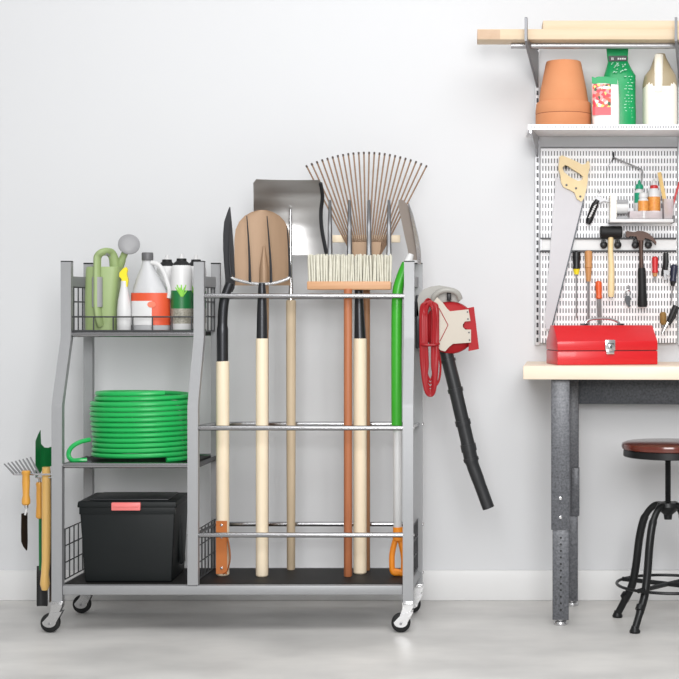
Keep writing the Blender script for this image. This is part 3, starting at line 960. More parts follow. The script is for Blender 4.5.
D = 4.79
t = thing('green_digger', 'narrow digging spade with a pointed green steel blade beside the left post', 'spade', P(50.5, 602, D))
G = []
for x, yt, y1, dd in ((35.4, 441, 478, 4.745), (37.8, 435, 476, 4.765), (40.2, 430, 473, 4.78), (40.8, 444, 472, 4.785), (44, 447.5, 468, 4.795), (48, 447.8, 467, 4.79), (52, 446.5, 466, 4.775)):
    G.append([P(x, yt + (y1 - yt) * k / 5, dd) for k in range(6)])
obj('blade', MB().grid(G, Vector((0.0004, 0.003, 0))), GREENSTEEL, t)
obj('shaft', MB().tube([P(47, 455, 4.803), P(50, 480, D + 0.005), P(51, 520, D), P(51.2, 602, D)], [m(1.3, D), m(1.8, D), m(2, D), m(2, D)], 10), mat('dark_brown_shaft', (66, 52, 42), 0.5), t)

# ------------------------------------------------------------------ leaf blower on the right
D = 4.745
t = thing('leaf_blower', 'red and beige leaf blower with black tube hung on the right post', 'leaf blower', P(447, 508, D))
# motor housing behind
obj('motor_housing', MB().prism([(417.5, 300), (419, 294), (424, 289), (431, 286.5), (439, 285.3), (449, 287), (457, 290), (460, 294), (461, 300), (456, 304), (446, 308), (440, 330), (430, 340), (420, 332)], D - 0.005, 0.09), BLOWGREY, t)
obj('fan_housing', MB().lathe([(0, 0.055), (m(21, D), 0.052), (m(25.5, D), 0.042), (m(26.5, D), 0.02), (m(26.5, D), -0.03), (m(23, D), -0.045), (0, -0.048)], Matrix.Translation(P(450, 327.5, D + 0.02)) @ Matrix.Rotation(PI / 2, 4, 'X'), 40), BLOWRED, t)['label'] = 'red round fan housing'
obj('side_cover', MB().prism([(433, 303), (437, 297), (443, 303), (447, 308.5), (450, 311.3), (468.5, 309.3), (470.5, 321), (465, 321.5), (462.8, 324.5), (462.8, 327), (465.4, 329.6), (471, 329.6), (471, 342.5), (453, 343.8), (449, 347), (445, 351.5), (440, 350), (437, 344), (434, 330)], D - 0.052, 0.03), BLOWBEIGE, t)['label'] = 'beige side cover with a square notch'
for x, y in ((467.5, 312), (468, 319), (469, 332.5), (469.5, 340)):
    obj('screw', MB().lathe([(0, 0.001), (0.0026, 0.001), (0.0026, -0.001)], Matrix.Translation(P(x, y, D - 0.053)) @ Matrix.Rotation(PI / 2, 4, 'X'), 8), DARKSTEEL, t)
sb = MB().prism([(465, 308.5), (474, 306.8), (479, 349), (468.5, 351.2), (469, 330), (464, 328)], D - 0.045, 0.1)
obj('outlet_plate', sb, BLOWRED, t)['label'] = 'red square end plate'
obj('seam', MB().tube([P(439, 308, D - 0.0535), P(448, 325, D - 0.0535), P(440, 341, D - 0.0535)], 0.0012, 6), BLOWRED, t)
obj('handle', MB().tube(spl([P(433, 305, D - 0.03), P(434, 297, D - 0.04), P(440, 291.5, D - 0.045), P(449, 290, D - 0.045), P(457, 293, D - 0.04), P(460, 299, D - 0.03)], 7), m(2.8, D), 12), BLOWGREY, t)
obj('switch', MB().box(P(449, 296, D - 0.02), (0.014, 0.02, 0.03), 0.003), BLACKP, t)
tq = spl([P(445.5, 348, D), P(448.5, 362, D), P(454, 384, D), P(460, 410, D), P(467, 440, D), P(471.5, 461, D), P(477.5, 478, D), P(488.5, 508, D)], 6)
tb = MB().tube(tq, [m(6.8, D)] * 25 + [m(7.0, D)] * 6 + [m(6.4, D)] * 6 + [m(6.1, D)] * 6, 16)
to = obj('tube', tb, TUBEBLACK, t); to['label'] = 'long black blower tube'
for i0, n0 in ((5, 2), (13, 2), (20, 2), (25, 3), (29, 2)):
    obj('tube_ring', MB().tube(tq[i0:i0 + n0], m(7.8, D), 16), TUBEBLACK, to)
obj('hanging_hook', MB().box((XR + 0.03, D + 0.03, 0.99), (0.035, 0.03, 0.05), 0.003), DARKSTEEL, t)
obj('back_plate', MB().box((XR + 0.026, D + 0.05, 0.95), (0.018, 0.07, 0.17), 0.004), DARKSTEEL, t)
# the cord belongs to the blower
cd = MB()
Dc = D - 0.058
for i in range(10):
    xo = random.uniform(-0.8, 0.8)
    a = i / 9
    xl, xr_ = 420.8 + 6.5 * a, 438 - 5.5 * a
    yt, y1 = 302 + 3 * random.random(), 396 - 16 * a * (1 if i % 2 else 0.4)
    lp = [P(xl + xo, yt + 8, Dc), P(xl + 3, yt, Dc + 0.004 * (i % 3)), P(xr_ - 3, yt, Dc), P(xr_, yt + 8, Dc - 0.004 * (i % 3)), P(xr_ + xo, 340, Dc), P(xr_ - 0.5, 365, Dc - 0.003), P(430 + 5 - 2 * a, y1 - 6, Dc), P(430.5, y1, Dc + 0.004), P(430 - 5 + 2 * a, y1 - 6, Dc), P(xl + 0.5, 365, Dc), P(xl + xo, 340, Dc - 0.003)]
    cd.tube(spl(lp, 5, True), m(1.15, D), 8, closed=True)
cd.tube(spl([P(420.5, 344, Dc), P(425, 345, Dc - 0.012), P(434, 345, Dc - 0.012), P(439, 343.5, Dc)], 5), m(1.4, D), 8)
cd.tube(spl([P(438, 350, Dc + 0.01), P(440.5, 365, Dc + 0.01), P(439, 380, Dc), P(434, 388, Dc)], 5), m(1.1, D), 8)
cd.tube(spl([P(424, 304, Dc), P(428, 299, Dc + 0.02), P(434, 303, Dc + 0.03)], 5), m(1.2, D), 8)
obj('cord', cd, CORD, t)['label'] = 'bundled red power cord'

# ------------------------------------------------------------------ the wall storage above the bench
# uprights
def upright(px, label):
    x = (px - CX) * 5.09 / F
    z0, z1 = EYE - (345 - CY) * 5.09 / F, EYE - (40 - CY) * 5.09 / F
    return tag(obj('slotted_upright', MB().box((0, 0, 0), (0.016, 0.018, z1 - z0), 0.001), UPRIGHT), label, 'wall upright', 'slotted wall uprights')
for px, lb in ((537.5, 'slotted steel wall upright at the left edge of the pegboard'), (680.5, 'slotted steel wall upright at the right edge of the pegboard')):
    o = upright(px, lb)
    o.location = ((px - CX) * 5.09 / F, 5.099, EYE - ((345 + 40) / 2 - CY) * 5.09 / F)

# pegboard panel
PD = 5.075
pz0, pz1 = EYE - (343 - CY) * PD / F, EYE - (147.5 - CY) * PD / F
px0, px1 = (540.5 - CX) * PD / F, (677.3 - CX) * PD / F
pg = thing('pegboard', 'white slotted metal pegboard on the wall behind the toolbox', 'pegboard', ((px0 + px1) / 2, PD, pz0))
obj('panel', MB().span((px0, PD, pz0), (px1, PD + 0.012, pz1), 0.002), PEG, pg)
obj('top_edge_shadow', MB().span((px0, PD - 0.003, pz1 - 0.003), (px1, PD + 0.012, pz1 + 0.002)), DGREYP, pg)  # dark grey strip stands in for the shadow line along the panel top
pb = thing('pegboard', 'next white pegboard panel, only its left edge inside the frame', 'pegboard', (px1 + 0.2, PD, pz0))
obj('panel', MB().span((px1 + 0.016, PD, pz0), (px1 + 0.45, PD + 0.012, pz1), 0.002), PEG, pb)
# horizontal tool rail
rz0, rz1 = EYE - (251 - CY) * 5.06 / F, EYE - (238.5 - CY) * 5.06 / F
rx0, rx1 = (541 - CX) * 5.06 / F, (676.5 - CX) * 5.06 / F
tr = thing('tool_rail', 'white horizontal tool rail with dark edges across the pegboard', 'tool rail', ((rx0 + rx1) / 2, 5.065, rz0))
obj('channel', MB().span((rx0, 5.064, rz0), (rx1, PD, rz1)), WHITEP, tr)
for z in (rz0, rz1):
    obj('edge_strip', MB().span((rx0 - 0.002, 5.058, z - 0.003), (rx1, 5.0745, z + 0.003), 0.001), RAILEDGE, tr)
obj('end_cap', MB().span((rx0 - 0.003, 5.059, rz0), (rx0 + 0.003, 5.0745, rz1)), GREYSTEEL, tr)
for x in (603.5, 617.5, 635, 648):
    c = MB()
    c.lathe([(0, 0.016), (0.006, 0.016), (0.0125, 0.012), (0.0125, 0.006), (0.008, 0.004), (0.008, 0)], Matrix.Translation(P(x, 245, 5.062)) @ Matrix.Rotation(PI / 2, 4, 'X'), 16)
    for s in (-1, 1):
        c.box(P(x + s * 1.0, 241.5, 5.05), (0.008, 0.012, 0.012), 0.002)
    obj('clip', c, BLACKP, tr)['label'] = 'black spring clip'

# upper shelf
SD = 4.845
sz = 1.5815
sx0, sx1 = (528 - CX) * SD / F, (692 - CX) * SD / F
sh = thing('wall_shelf', 'grey steel wall shelf carrying the flowerpot and bags', 'shelf', ((sx0 + sx1) / 2, 4.97, sz - 0.02))
obj('shelf_panel', MB().span((sx0 + 0.004, SD + 0.004, sz - 0.006), (sx1, 5.088, sz - 0.001)), SHELFWHITE, sh)
lipmb = MB().box((0, 0, 0), (sx1 - sx0, 0.004, 0.017))
lo = obj('front_lip', lipmb, LIP, None)
lo.parent = sh
lo.location = Vector(((sx0 + sx1) / 2, SD + 0.002, sz - 0.003)) - Vector(sh.location)
for px in (537.5, 680.5):
    x = (px - CX) * 5.09 / F
    b = MB()
    pr = [(SD + 0.006, sz - 0.006), (5.09, sz - 0.006), (5.09, sz - 0.075), (5.07, sz - 0.075), (SD + 0.006, sz - 0.022)]
    # brackets splay to the shelf front
    xf = (px - 7 - CX) * SD / F if px < 600 else x
    lf = [b.bm.verts.new((x - 0.003 + (xf - x) * (5.09 - y) / 0.245, y, z)) for y, z in pr]
    rg = [b.bm.verts.new((x + 0.003 + (xf - x) * (5.09 - y) / 0.245, y, z)) for y, z in pr]
    b.bm.faces.new(lf); b.bm.faces.new(list(reversed(rg)))
    for i in range(5):
        b.bm.faces.new((lf[i], rg[i], rg[(i + 1) % 5], lf[(i + 1) % 5]))
    obj('bracket', b, SHELFSTEEL, sh)

# lumber brackets with rod
LD = 4.83
lb = thing('lumber_bracket_rack', 'steel wall brackets with a hanging rod under the lumber', 'bracket', P(600, 50, 5.0))
zrod = EYE - (45 - CY) * 4.93 / F
obj('rod', MB().tube([P(511, 45.5, 4.93), P(800, 45.5, 4.93)], m(3.4, 4.93), 16), SHELFSTEEL, lb)
zl0 = EYE - (40.2 - CY) * 4.87 / F          # top of the arms
for px in (537.5, 680.5):
    x = (px - CX) * 5.09 / F
    b = MB()
    zt = EYE - (17 - CY) * LD / F
    pr = [(5.09, zl0 - 0.12), (5.09, zl0), (LD + 0.012, zl0), (LD + 0.010, zt - 0.004), (LD + 0.002, zt), (LD - 0.006, zt - 0.004), (LD - 0.006, zl0 - 0.01), (LD + 0.03, zl0 - 0.03)]
    xf = 526 if px < 600 else 676
    xf = (xf - CX) * LD / F
    sk = lambda y: (xf - x) * (5.09 - y) / (5.09 - LD)
    lf = [b.bm.verts.new((x - 0.004 + sk(y), y, z)) for y, z in pr]
    rg = [b.bm.verts.new((x + 0.004 + sk(y), y, z)) for y, z in pr]
    b.bm.faces.new(lf); b.bm.faces.new(list(reversed(rg)))
    n = len(pr)
    for i in range(n):
        b.bm.faces.new((lf[i], rg[i], rg[(i + 1) % n], lf[(i + 1) % n]))
    obj('bracket', b, mat('grey_bracket_steel', (128, 129, 133), 0.4, metal=0.3), lb)
# boards
t1 = thing('pine_board', 'lower pine board sticking out left past the bracket', 'lumber', P(478, 40, 4.86), 'pine boards on the top brackets')
a = P(478, 40.2, 4.86); c = P(478, 29, 4.86)
obj('board', MB().span((a.x, 4.86, zl0 + 0.0005), (1.05, 4.955, c.z), 0.002), PINE, t1)
obj('worn_end', MB().span((a.x, 4.8592, zl0 + 0.0025), (P(500, 0, 4.86).x, 4.862, c.z - 0.0025)), PINEEND, t1)
obj('end_face', MB().span((a.x - 0.002, 4.861, zl0 + 0.001), (a.x + 0.004, 4.954, c.z - 0.0005)), PINEEND, t1)
zz = c.z + 0.0005
a2 = P(543, 28, 4.88); c2 = P(543, 20.5, 4.88)
o = obj('pine_board', MB().span((a2.x, 4.88, zz), (1.05, 4.965, c2.z), 0.002), PINE, None, (a2.x, 4.88, zz))
tag(o, 'shorter pine board lying on top of the other board', 'lumber', 'pine boards on the top brackets')
# flowerpot
D = 4.965
ys = ypix(sz, D)
t = thing('flowerpot', 'large terracotta flowerpot upside down on the wall shelf', 'flowerpot', onz(563.5, D, sz - 0.0008))
obj('pot', MB().lathe_px(563.5, D, [(ys, 27), (103, 25), (101, 24.6), (90, 23), (64, 17.8), (62, 17), (61.8, 8), (63, 3), (63, 0)], 40), TERRA, t)
obj('rim', MB().lathe_px(563.5, D, [(ys, 27.4), (ys - 1, 27.8), (115.5, 28), (115, 27.6), (114, 28.1), (104, 27.2), (103, 26.4), (103, 20)], 40), TERRA, t)
obj('collar_ring', MB().lathe_px(563.5, D, [(115.6, 27), (115.4, 27.75), (114.6, 27.75), (114.4, 27)], 40), mat('dark_terracotta_joint', (120, 62, 40), 0.8), t)

# green bag
D = 4.985
ys = ypix(sz, D) - 0.05
t = thing('green_bag', 'tall green plastic bag with a black band near its folded top', 'bag', onz(620, D, sz))
obj('bag', pillow([(ys, 605, 635.5, 1), (118, 604, 636, 1.05), (100, 604, 635.5, 1), (85, 603.5, 635.5, 0.95), (76, 603.8, 635.6, 0.8), (69, 606, 631.5, 0.55), (62, 608, 628, 0.25), (56, 607, 628, 0.12), (44.5, 606, 628.5, 0.06), (44, 606.2, 628.3, 0.05)], D, 0.036), BAGGREEN, t)
fb = D - 0.012
bb = obj('label_band', MB().prism([(608.5, 56), (627.3, 55.6), (627, 61), (609, 61.4)], fb, 0.004), BLACKP, t); bb['label'] = 'black band with small white marks'
wm = MB()
for x in (611.3, 612.6):
    wm.span(P(x, 57.5, fb - 0.0008), P(x + 0.9, 60, fb + 0.0005))
for k in range(4):
    wm.span(P(617.6 + 2.2 * k, 57.8 + 0.2 * (k % 2), fb - 0.0008), P(619.2 + 2.2 * k, 59.6, fb + 0.0005))
obj('print_marks', wm, LABELWHITE, bb)
wm = MB()
for i in range(26):
    y = random.uniform(63.5, 74); x = random.uniform(611, 625)
    q = P(x, y, D)
    q.y = D - 0.036 * (0.25 + (y - 62) / 14 * 0.6) - 0.006
    wm.box(q, (random.uniform(0.002, 0.007), 0.004, 0.0022), rot=Euler((0, random.uniform(-0.9, 0.9), 0)))
for i in range(14):
    y = 78 + 3.1 * i
    for k in range(3):
        if random.random() < 0.7:
            q = P(624.5 + 3.0 * k + random.uniform(-1, 1), y, D); q.y = D - 0.0335 + 0.0022 * k
            wm.box(q, (random.uniform(0.003, 0.008), 0.006, 0.0022), rot=Euler((0, random.uniform(-0.3, 0.3), 0)))
obj('print_marks', wm, mat('pale_green_print', (176, 226, 200), 0.5), t)

# white packet
D = 4.905
ys = ypix(sz, D) - 0.05
t = thing('seed_packet', 'white pouch printed with red and yellow flowers leaning by the flowerpot', 'pouch', onz(606, D, sz))
obj('pouch', pillow([(ys, 593, 619, 1), (118, 592, 619.3, 1), (100, 591.8, 619.2, 0.8), (88, 591.8, 618.6, 0.5), (82, 592, 618, 0.2), (79, 592, 617.5, 0.1)], D, 0.028, pw=0.5), PACKETWHITE, t)
G = []
for y, f in ((84, 0.3), (92, 0.6), (100, 0.84), (107, 0.92)):
    G.append([P(x, y, D - 0.028 * f - 0.0015 + (0.006 * f if x < 594 else 0)) for x in (592.6, 595, 600, 605, 611)])
obj('flower_print', MB().grid(G, Vector((0, 0.003, 0))), FLOWERS, t)
G = [[P(x, y, D - 0.028 * f - 0.0015 + (0.006 if x < 594 else 0)) for x in (592.6, 595, 600, 605, 611)] for y, f in ((107, 0.92), (111, 0.98), (115, 1.01))]
obj('label_band', MB().grid(G, Vector((0, 0.003, 0))), BANDRED, t)
G = [[P(x, y + (1.2 if int(x) % 2 else 0), D - 0.028 * f - 0.002) for x in (592, 595, 598, 602, 606, 611, 615, 617.5)] for y, f in ((76.5, 0.1), (80, 0.2), (83, 0.3))]
obj('green_top', MB().grid(G, Vector((0, 0.004, 0))), BAGGREEN, t)['label'] = 'crinkled green top edge'

# cream jug
D = 4.96
ys = ypix(sz, D) - 0.05
t = thing('spreader_jug', 'cream plastic jug with tan shoulders at the right end of the wall shelf', 'jug', onz(659.5, D, sz))
obj('body', pillow([(ys, 644, 676, 1), (121, 643, 676.8, 1.02), (88, 643, 676.5, 1), (84, 643.8, 675.8, 0.95)], D, 0.05, pw=0.4), CREAM, t)
obj('shoulder', pillow([(88, 642.6, 676.8, 1.03), (84, 642.8, 676.8, 1.0), (76, 644.5, 675.5, 0.9), (69, 650, 671.5, 0.7), (58, 654, 666, 0.45), (54.3, 655, 665, 0.35), (54, 656, 664, 0.3)], D, 0.05, pw=0.6), TAN, t)['label'] = 'tan plastic shoulder and neck'
obj('spout_strip', MB().tube(spl([P(659, 55, D - 0.018), P(658.8, 66, D - 0.03), P(658.6, 78, D - 0.044), P(658.4, 92, D - 0.047)], 5), m(4.4, D), 12, flat=(1, 0.6)), CREAM, t)

# ------------------------------------------------------------------ tools on the pegboard
# hand saw
D = 5.0535
t = thing('hand_saw', 'hand saw with light wooden handle hanging blade down on the pegboard', 'saw', P(566, 330, D))
obj('blade', MB().prism([(556, 176), (580, 199), (583, 200), (551, 328), (546, 330), (544.8, 320)], D, 0.002), SAWSTEEL, t)
obj('toothed_edge', MB().prism([(583, 200), (584.4, 200.5), (552.2, 328.6), (551, 328)], D - 0.0002, 0.0025), DARKSTEEL, t)
ho = [(559.5, 156.5), (562, 155.3), (570, 158.5), (578, 162), (582, 164.5), (585.5, 164), (587.8, 160.5), (589.5, 162), (589.8, 167), (588, 175), (587.5, 183), (586, 191), (583.5, 199), (581.5, 201.5), (577, 199), (574.5, 192.5), (570, 190), (563.5, 187), (561, 182), (560.5, 175), (558.5, 169)]
hi = [(562.5, 167.5), (565, 165), (568, 166), (574, 170), (580, 173.5), (583, 176.5), (582, 180), (578, 181), (571, 177.5), (564, 172)]
obj('handle', MB().prism([ho, hi], D - 0.011, 0.022), SAWWOOD, t)
for x, y in ((566.5, 185), (576, 188.3), (580.3, 196.5)):
    obj('screw', MB().lathe([(0, 0.002), (0.0035, 0.0015), (0.004, 0)], Matrix.Translation(P(x, y, D - 0.011)) @ Matrix.Rotation(PI / 2, 4, 'X'), 10), DARKSTEEL, t)
obj('hanging_peg', MB().tube([P(566, 168, D - 0.02), P(566, 166.5, PD)], 0.004, 8), DARKSTEEL, t)

# black gripped tool
D = 5.06
t = thing('utility_knife', 'small hooked tool with black ribbed grip hanging right of the saw', 'knife', P(590, 226, D))
obj('grip', MB().tube(spl([P(597.5, 200, D), P(594.5, 206, D), P(591.5, 214, D), P(588, 224, D)], 5), [m(2.7, D)] * 4 + [m(3.5, D)] * 10 + [m(2.6, D)] * 2, 12), BLACKP, t)
rb = MB()
for k in range(6):
    f = k / 6
    a = P(593.6 - 6.2 * f, 207 + 13 * f, D - 0.0118)
    rb.tube([a, a + Vector((0.010, 0.0008, 0.008))], 0.0018, 6)
obj('grip_ribs', rb, LABELWHITE, t)
obj('head', MB().prism([(593.5, 200), (596, 196.5), (600, 196.2), (604, 198.5), (609.5, 200.5), (609.3, 202), (603.5, 201), (599, 203)], D - 0.004, 0.012), GREYSTEEL, t)
obj('hook', MB().tube(spl([P(597.5, 197, D), P(599.5, 193, D), P(598.5, 190, D + 0.012)], 4), 0.0018, 6), BRIGHT, t)

# bent hook arm
D = 5.055
t = thing('hook_arm', 'thin bent metal arm hanging high on the pegboard', 'hook', P(628, 187, D))
obj('rod', MB().tube([P(613.5, 157.5, D + 0.01), P(616, 158.6, D), P(641.8, 169.5, D - 0.004), P(642.4, 172, D - 0.004), P(641, 186.5, D - 0.002)], [0.0024, 0.003, 0.003, 0.003, 0.0022], 8), GREYSTEEL, t)
obj('pivot', MB().tube([P(613.5, 152, PD - 0.003), P(613.5, 158, PD - 0.004), P(612, 161, PD - 0.006)], [0.002, 0.004, 0.002], 8), DARKSTEEL, t)
obj('string', MB().tube([P(612, 160, PD - 0.005), P(608.5, 166, PD - 0.003), P(606, 174, PD - 0.003)], 0.0009, 5), GREYP, t)

# small pegboard shelf and what stands on it
D0 = 5.0
zsf = EYE - (219 - CY) * D0 / F
ts = thing('small_shelf', 'small white shelf on the pegboard carrying glue bottles', 'shelf', (P(642, 219, D0).x, D0, zsf - 0.012))
obj('shelf_board', MB().span((P(610, 0, D0).x, D0, zsf - 0.011), (P(673.5, 0, D0).x, PD, zsf), 0.001), WHITEP, ts)
obj('end_plate', MB().span((P(673.2, 0, D0).x, D0, zsf - 0.012), (P(675, 0, D0).x, PD, zsf + 0.012), 0.001), DGREYP, ts)
# tape dispenser
D = 5.035
ya = ypix(zsf, D)
t = thing('tape_dispenser', 'off-white tape holder with white roll at left end of small shelf', 'tape dispenser', P(618, ya, D))
obj('body', MB().prism([(610.5, ya), (610.5, 196), (611.5, 194.5), (615.5, 194.5), (616.5, 196), (616.5, ya)], D - 0.02, 0.05), CREAM, t)
obj('roll', MB().tube([P(616, 207.5, D), P(627.5, 207.5, D)], m(6.5, D), 24), WHITEP, t)
obj('cutter', MB().prism([(616.5, 200), (628, 199.5), (628.5, 203), (616.5, 203)], D - 0.022, 0.01), GREYP, t)
obj('foot', MB().span(P(616, ya - 2.2, D - 0.02), P(628.5, ya, D + 0.025)), GREYP, t)
# tray holding bottles
D = 5.03
ya = ypix(zsf, D) - 0.1
t = thing('clear_tray', 'frosted clear tray in front of the bottles on the small shelf', 'tray', P(645, ya, D))
x0_, x1_ = P(628.8, 0, D).x, P(661.5, 0, D).x
zt_ = zsf + m(8, D)
obj('tray', MB().span((x0_, 5.006, zsf + 0.0005), (x1_, 5.0085, zt_)).span((x0_, 5.0085, zsf + 0.0005), (x0_ + 0.002, 5.066, zt_)).span((x1_ - 0.002, 5.0085, zsf + 0.0005), (x1_, 5.066, zt_)).span((x0_ + 0.002, 5.064, zsf + 0.0005), (x1_ - 0.002, 5.066, zt_)).span((x0_ + 0.002, 5.0085, zsf + 0.0005), (x1_ - 0.002, 5.064, zsf + 0.002)), CLEAR, t)
zi = zsf + 0.0025
def bottle(px, D, rows, cap, mats, name, label, cat='bottle'):
    yb_ = ypix(zi, D)
    t = thing(name, label, cat, onz(px, D, zi), 'bottles in the clear tray')
    obj('bottle', MB().lathe_px(px, D, [(yb_, rows[0][1])] + rows, 20), mats[0], t)
    obj('cap', MB().lathe_px(px, D, cap, 16), mats[1], t)
    return t
t = bottle(639.3, 5.05, [(212, 5), (200, 5), (192, 4.8), (189.5, 3.2), (187, 3)], [(189, 4), (187, 4.1), (184.5, 3.4), (183.8, 1.6), (180.5, 1.0), (180, 0.6)], (WHITEP, TEALP), 'glue_bottle', 'white bottle with teal cap and teal label in the clear tray')
wrap_label('label', 639.3, 5.05, 5, 1, 193, 203, -80, 10, TEALP, t, 8, 1.03)
t = bottle(643.3, 5.023, [(212, 5.2), (205, 5.2), (200, 5), (198.5, 4), (196, 3.4)], [(197.5, 4.5), (195.5, 4.4), (193, 3.6), (192, 1)], (WHITEP, WHITEP), 'small_bottle', 'short white bottle with amber label, front of the tray')
wrap_label('label', 643.3, 5.023, 5.2, 1, 201, 211, -85, 85, AMBER, t, 10, 1.03)
t = bottle(654, 5.04, [(212, 6.2), (196, 6.2), (191, 5.6), (188.5, 4), (186, 3.6)], [(189, 4.1), (186, 4.1), (185.2, 3)], (WHITEP, REDP), 'red_collar_bottle', 'white bottle with red collar and amber label in the clear tray')
obj('nozzle', MB().lathe_px(654, 5.04, [(185.6, 2.6), (182, 1.8), (179, 1.0), (178.4, 0.4)], 12), WHITEP, t)
wrap_label('label', 654, 5.04, 6.2, 1, 197, 211, -85, 85, AMBER, t, 10, 1.03)
# cup with ruler and pencil
D = 5.035
ya = ypix(zsf, D) - 0.1
t = thing('clear_cup', 'clear square cup at the right end of the small shelf', 'cup', onz(667.5, D, zsf))
xa, xb = P(663, 0, D).x, P(672.8, 0, D).x
zc_ = zsf + m(20.5, D)
obj('cup', MB().span((xa, 5.016, zsf + 0.0005), (xb, 5.018, zc_)).span((xa, 5.05, zsf + 0.0005), (xb, 5.052, zc_)).span((xa, 5.018, zsf + 0.0005), (xa + 0.002, 5.05, zc_)).span((xb - 0.002, 5.018, zsf + 0.0005), (xb, 5.05, zc_)).span((xa + 0.002, 5.018, zsf + 0.0005), (xb - 0.002, 5.05, zsf + 0.003)), CLEAR, t)
o = obj('ruler', MB().prism([(666.2, 216), (669.5, 215.6), (661.2, 172), (657.4, 172.6)], 5.026, 0.003), RULER, None, P(668, 216, 5.026))
tag(o, 'yellow wooden ruler leaning in the clear cup', 'ruler')
o = obj('pencil', MB().tube([P(670.2, 214, 5.034), P(679.5, 182, 5.034)], m(1.1, D), 6), REDP, None, P(670.2, 214, 5.034))
tag(o, 'red pencil leaning right in the clear cup', 'pencil')

# mallet
D = 5.04
t = thing('rubber_mallet', 'rubber mallet with black head and pale wooden handle on the rail', 'mallet', P(610.5, 297, D))
obj('head', MB().tube([P(600, 232, D), P(601, 232, D), P(604, 232, D), P(618, 232, D), P(621, 232, D), P(622, 232, D)], [m(5.2, D), m(6.2, D), m(6, D), m(6, D), m(6.2, D), m(5.2, D)], 20), RUBBER, t)
obj('handle', MB().tube([P(610.8, 237, D), P(610.5, 250, D), P(611.4, 268, D), P(611.2, 290, D), P(611, 297, D)], [m(2.8, D), m(2.6, D), m(3.0, D), m(3.4, D), m(2.8, D)], 12), SAWWOOD, t)

# hammer
t = thing('claw_hammer', 'claw hammer with brown steel head and black rubber grip on the rail', 'hammer', P(642, 307, D))
hm = MB().prism([(626, 231.5), (627.5, 230.8), (630, 231.5), (634, 232), (638, 230.8), (643, 231), (648, 233), (653, 237), (656.5, 242), (656, 244.8), (653.5, 241.5), (649, 239), (645, 238), (643.8, 240.5), (637.8, 240.5), (636.5, 236.5), (630.5, 236), (627.5, 237.3), (626, 236.5)], D - 0.01, 0.022)
obj('head', hm, DARKWOODEDGE, t)
obj('shaft', MB().tube([P(641, 239, D), P(641, 250, D), P(641.5, 272, D)], [m(2.6, D), m(2.0, D), m(2.4, D)], 10), DARKWOODEDGE, t)
obj('grip', MB().tube([P(641.6, 268, D), P(641.8, 272, D), P(642.2, 290, D), P(642.4, 304, D), P(642.4, 307, D)], [m(3.6, D), m(4.2, D), m(4.2, D), m(5, D), m(4.4, D)], 14), RUBBER, t)['label'] = 'black rubber grip'

# drivers, files and the rest hung in a row
def driver(name, label, cat, px, y0, y1, hw, ys1, sw, mh, msh, D=5.055, lean=0.0, collar=None, group=None):
    t = thing(name, label, cat, P(px, ys1, D), group)
    dx = lean
    def X(y):
        return px + dx * (y - y0)
    prof = [(y0, 0.55), (y0 + 1.2, 0.95), (y0 + (y1 - y0) * 0.35, 1.0), (y0 + (y1 - y0) * 0.75, 0.86), (y1 - 1.2, 1.0), (y1, 0.7)]
    obj('handle', MB().tube([P(X(y), y, D) for y, f in prof], [m(hw * f, D) for y, f in prof], 12), mh, t)
    if collar:
        obj('collar', MB().tube([P(X(y1 - 0.5), y1 - 0.5, D), P(X(y1 + collar[1]), y1 + collar[1], D)], [m(hw * 0.85, D), m(hw * 0.55, D)], 10), collar[0], t)
    obj('shaft', MB().tube([P(X(y1 - 1), y1 - 1, D), P(X(ys1 - 2), ys1 - 2, D), P(X(ys1), ys1, D)], [m(sw, D), m(sw, D), m(sw * 0.6, D)], 8), msh, t)
    return t
driver('screwdriver', 'screwdriver with black handle and yellow collar right of the saw blade', 'screwdriver', 576.5, 251, 269.5, 4, 318, 0.8, BLACKP, BRIGHT, collar=(YELLOWP, 5))
driver('wood_file', 'file with a turned tan wooden handle and long dark blade', 'file', 588.5, 250.5, 268.5, 4, 328, 1.2, FILEWOOD, GREYSTEEL, collar=(FILEWOOD, 13))
driver('chisel', 'short orange-handled chisel just above the toolbox handle', 'chisel', 598.5, 281, 299, 3.4, 324, 2.3, ORANGEP, GREYSTEEL, lean=0.03)
driver('screwdriver', 'short screwdriver with a red handle right of the hammer', 'screwdriver', 655, 256.5, 273.5, 3.3, 281, 1.3, REDP, BRIGHT, collar=(FILEWOOD, 3))
t = thing('pliers', 'small black-handled pliers between the red and dark screwdrivers', 'pliers', P(666, 282, 5.055))
obj('handle', MB().tube([P(665.8, 253, 5.055), P(666, 262, 5.055), P(665.5, 270, 5.055)], [m(2.6, D), m(3, D), m(2.4, D)], 10), BLACKP, t)
obj('handle', MB().tube([P(664.5, 262, 5.057), P(662.5, 272, 5.057), P(662, 276, 5.057)], [m(1.2, D), m(1.2, D), m(1, D)], 8), BLACKP, t)
obj('jaw', MB().prism([(663.5, 270), (667.5, 270), (669.5, 274.5), (668, 276), (666, 274), (667, 280), (664.5, 280)], 5.05, 0.012), GREYSTEEL, t)
driver('screwdriver', 'dark blue-black screwdriver at the frame edge with a thin shaft', 'screwdriver', 674.5, 264.5, 282, 3.6, 305, 0.7, mat('navy_handle', (36, 40, 62), 0.35), GREYSTEEL, lean=-0.09, collar=(BLACKP, 4))
t = thing('key_clip', 'small steel clip with black tip hanging between mallet and hammer', 'clip', P(628, 308, 5.06))
obj('ring', MB().tube(spl([P(628 + 2.3 * math.cos(a * PI / 4), 293 + 3.2 * math.sin(a * PI / 4), 5.062) for a in range(8)], 4, True), 0.0024, 8, closed=True), BRIGHT, t)
obj('link', MB().tube([P(628.3, 285, 5.066), P(628.3, 290.5, 5.063)], 0.002, 8), BRIGHT, t)
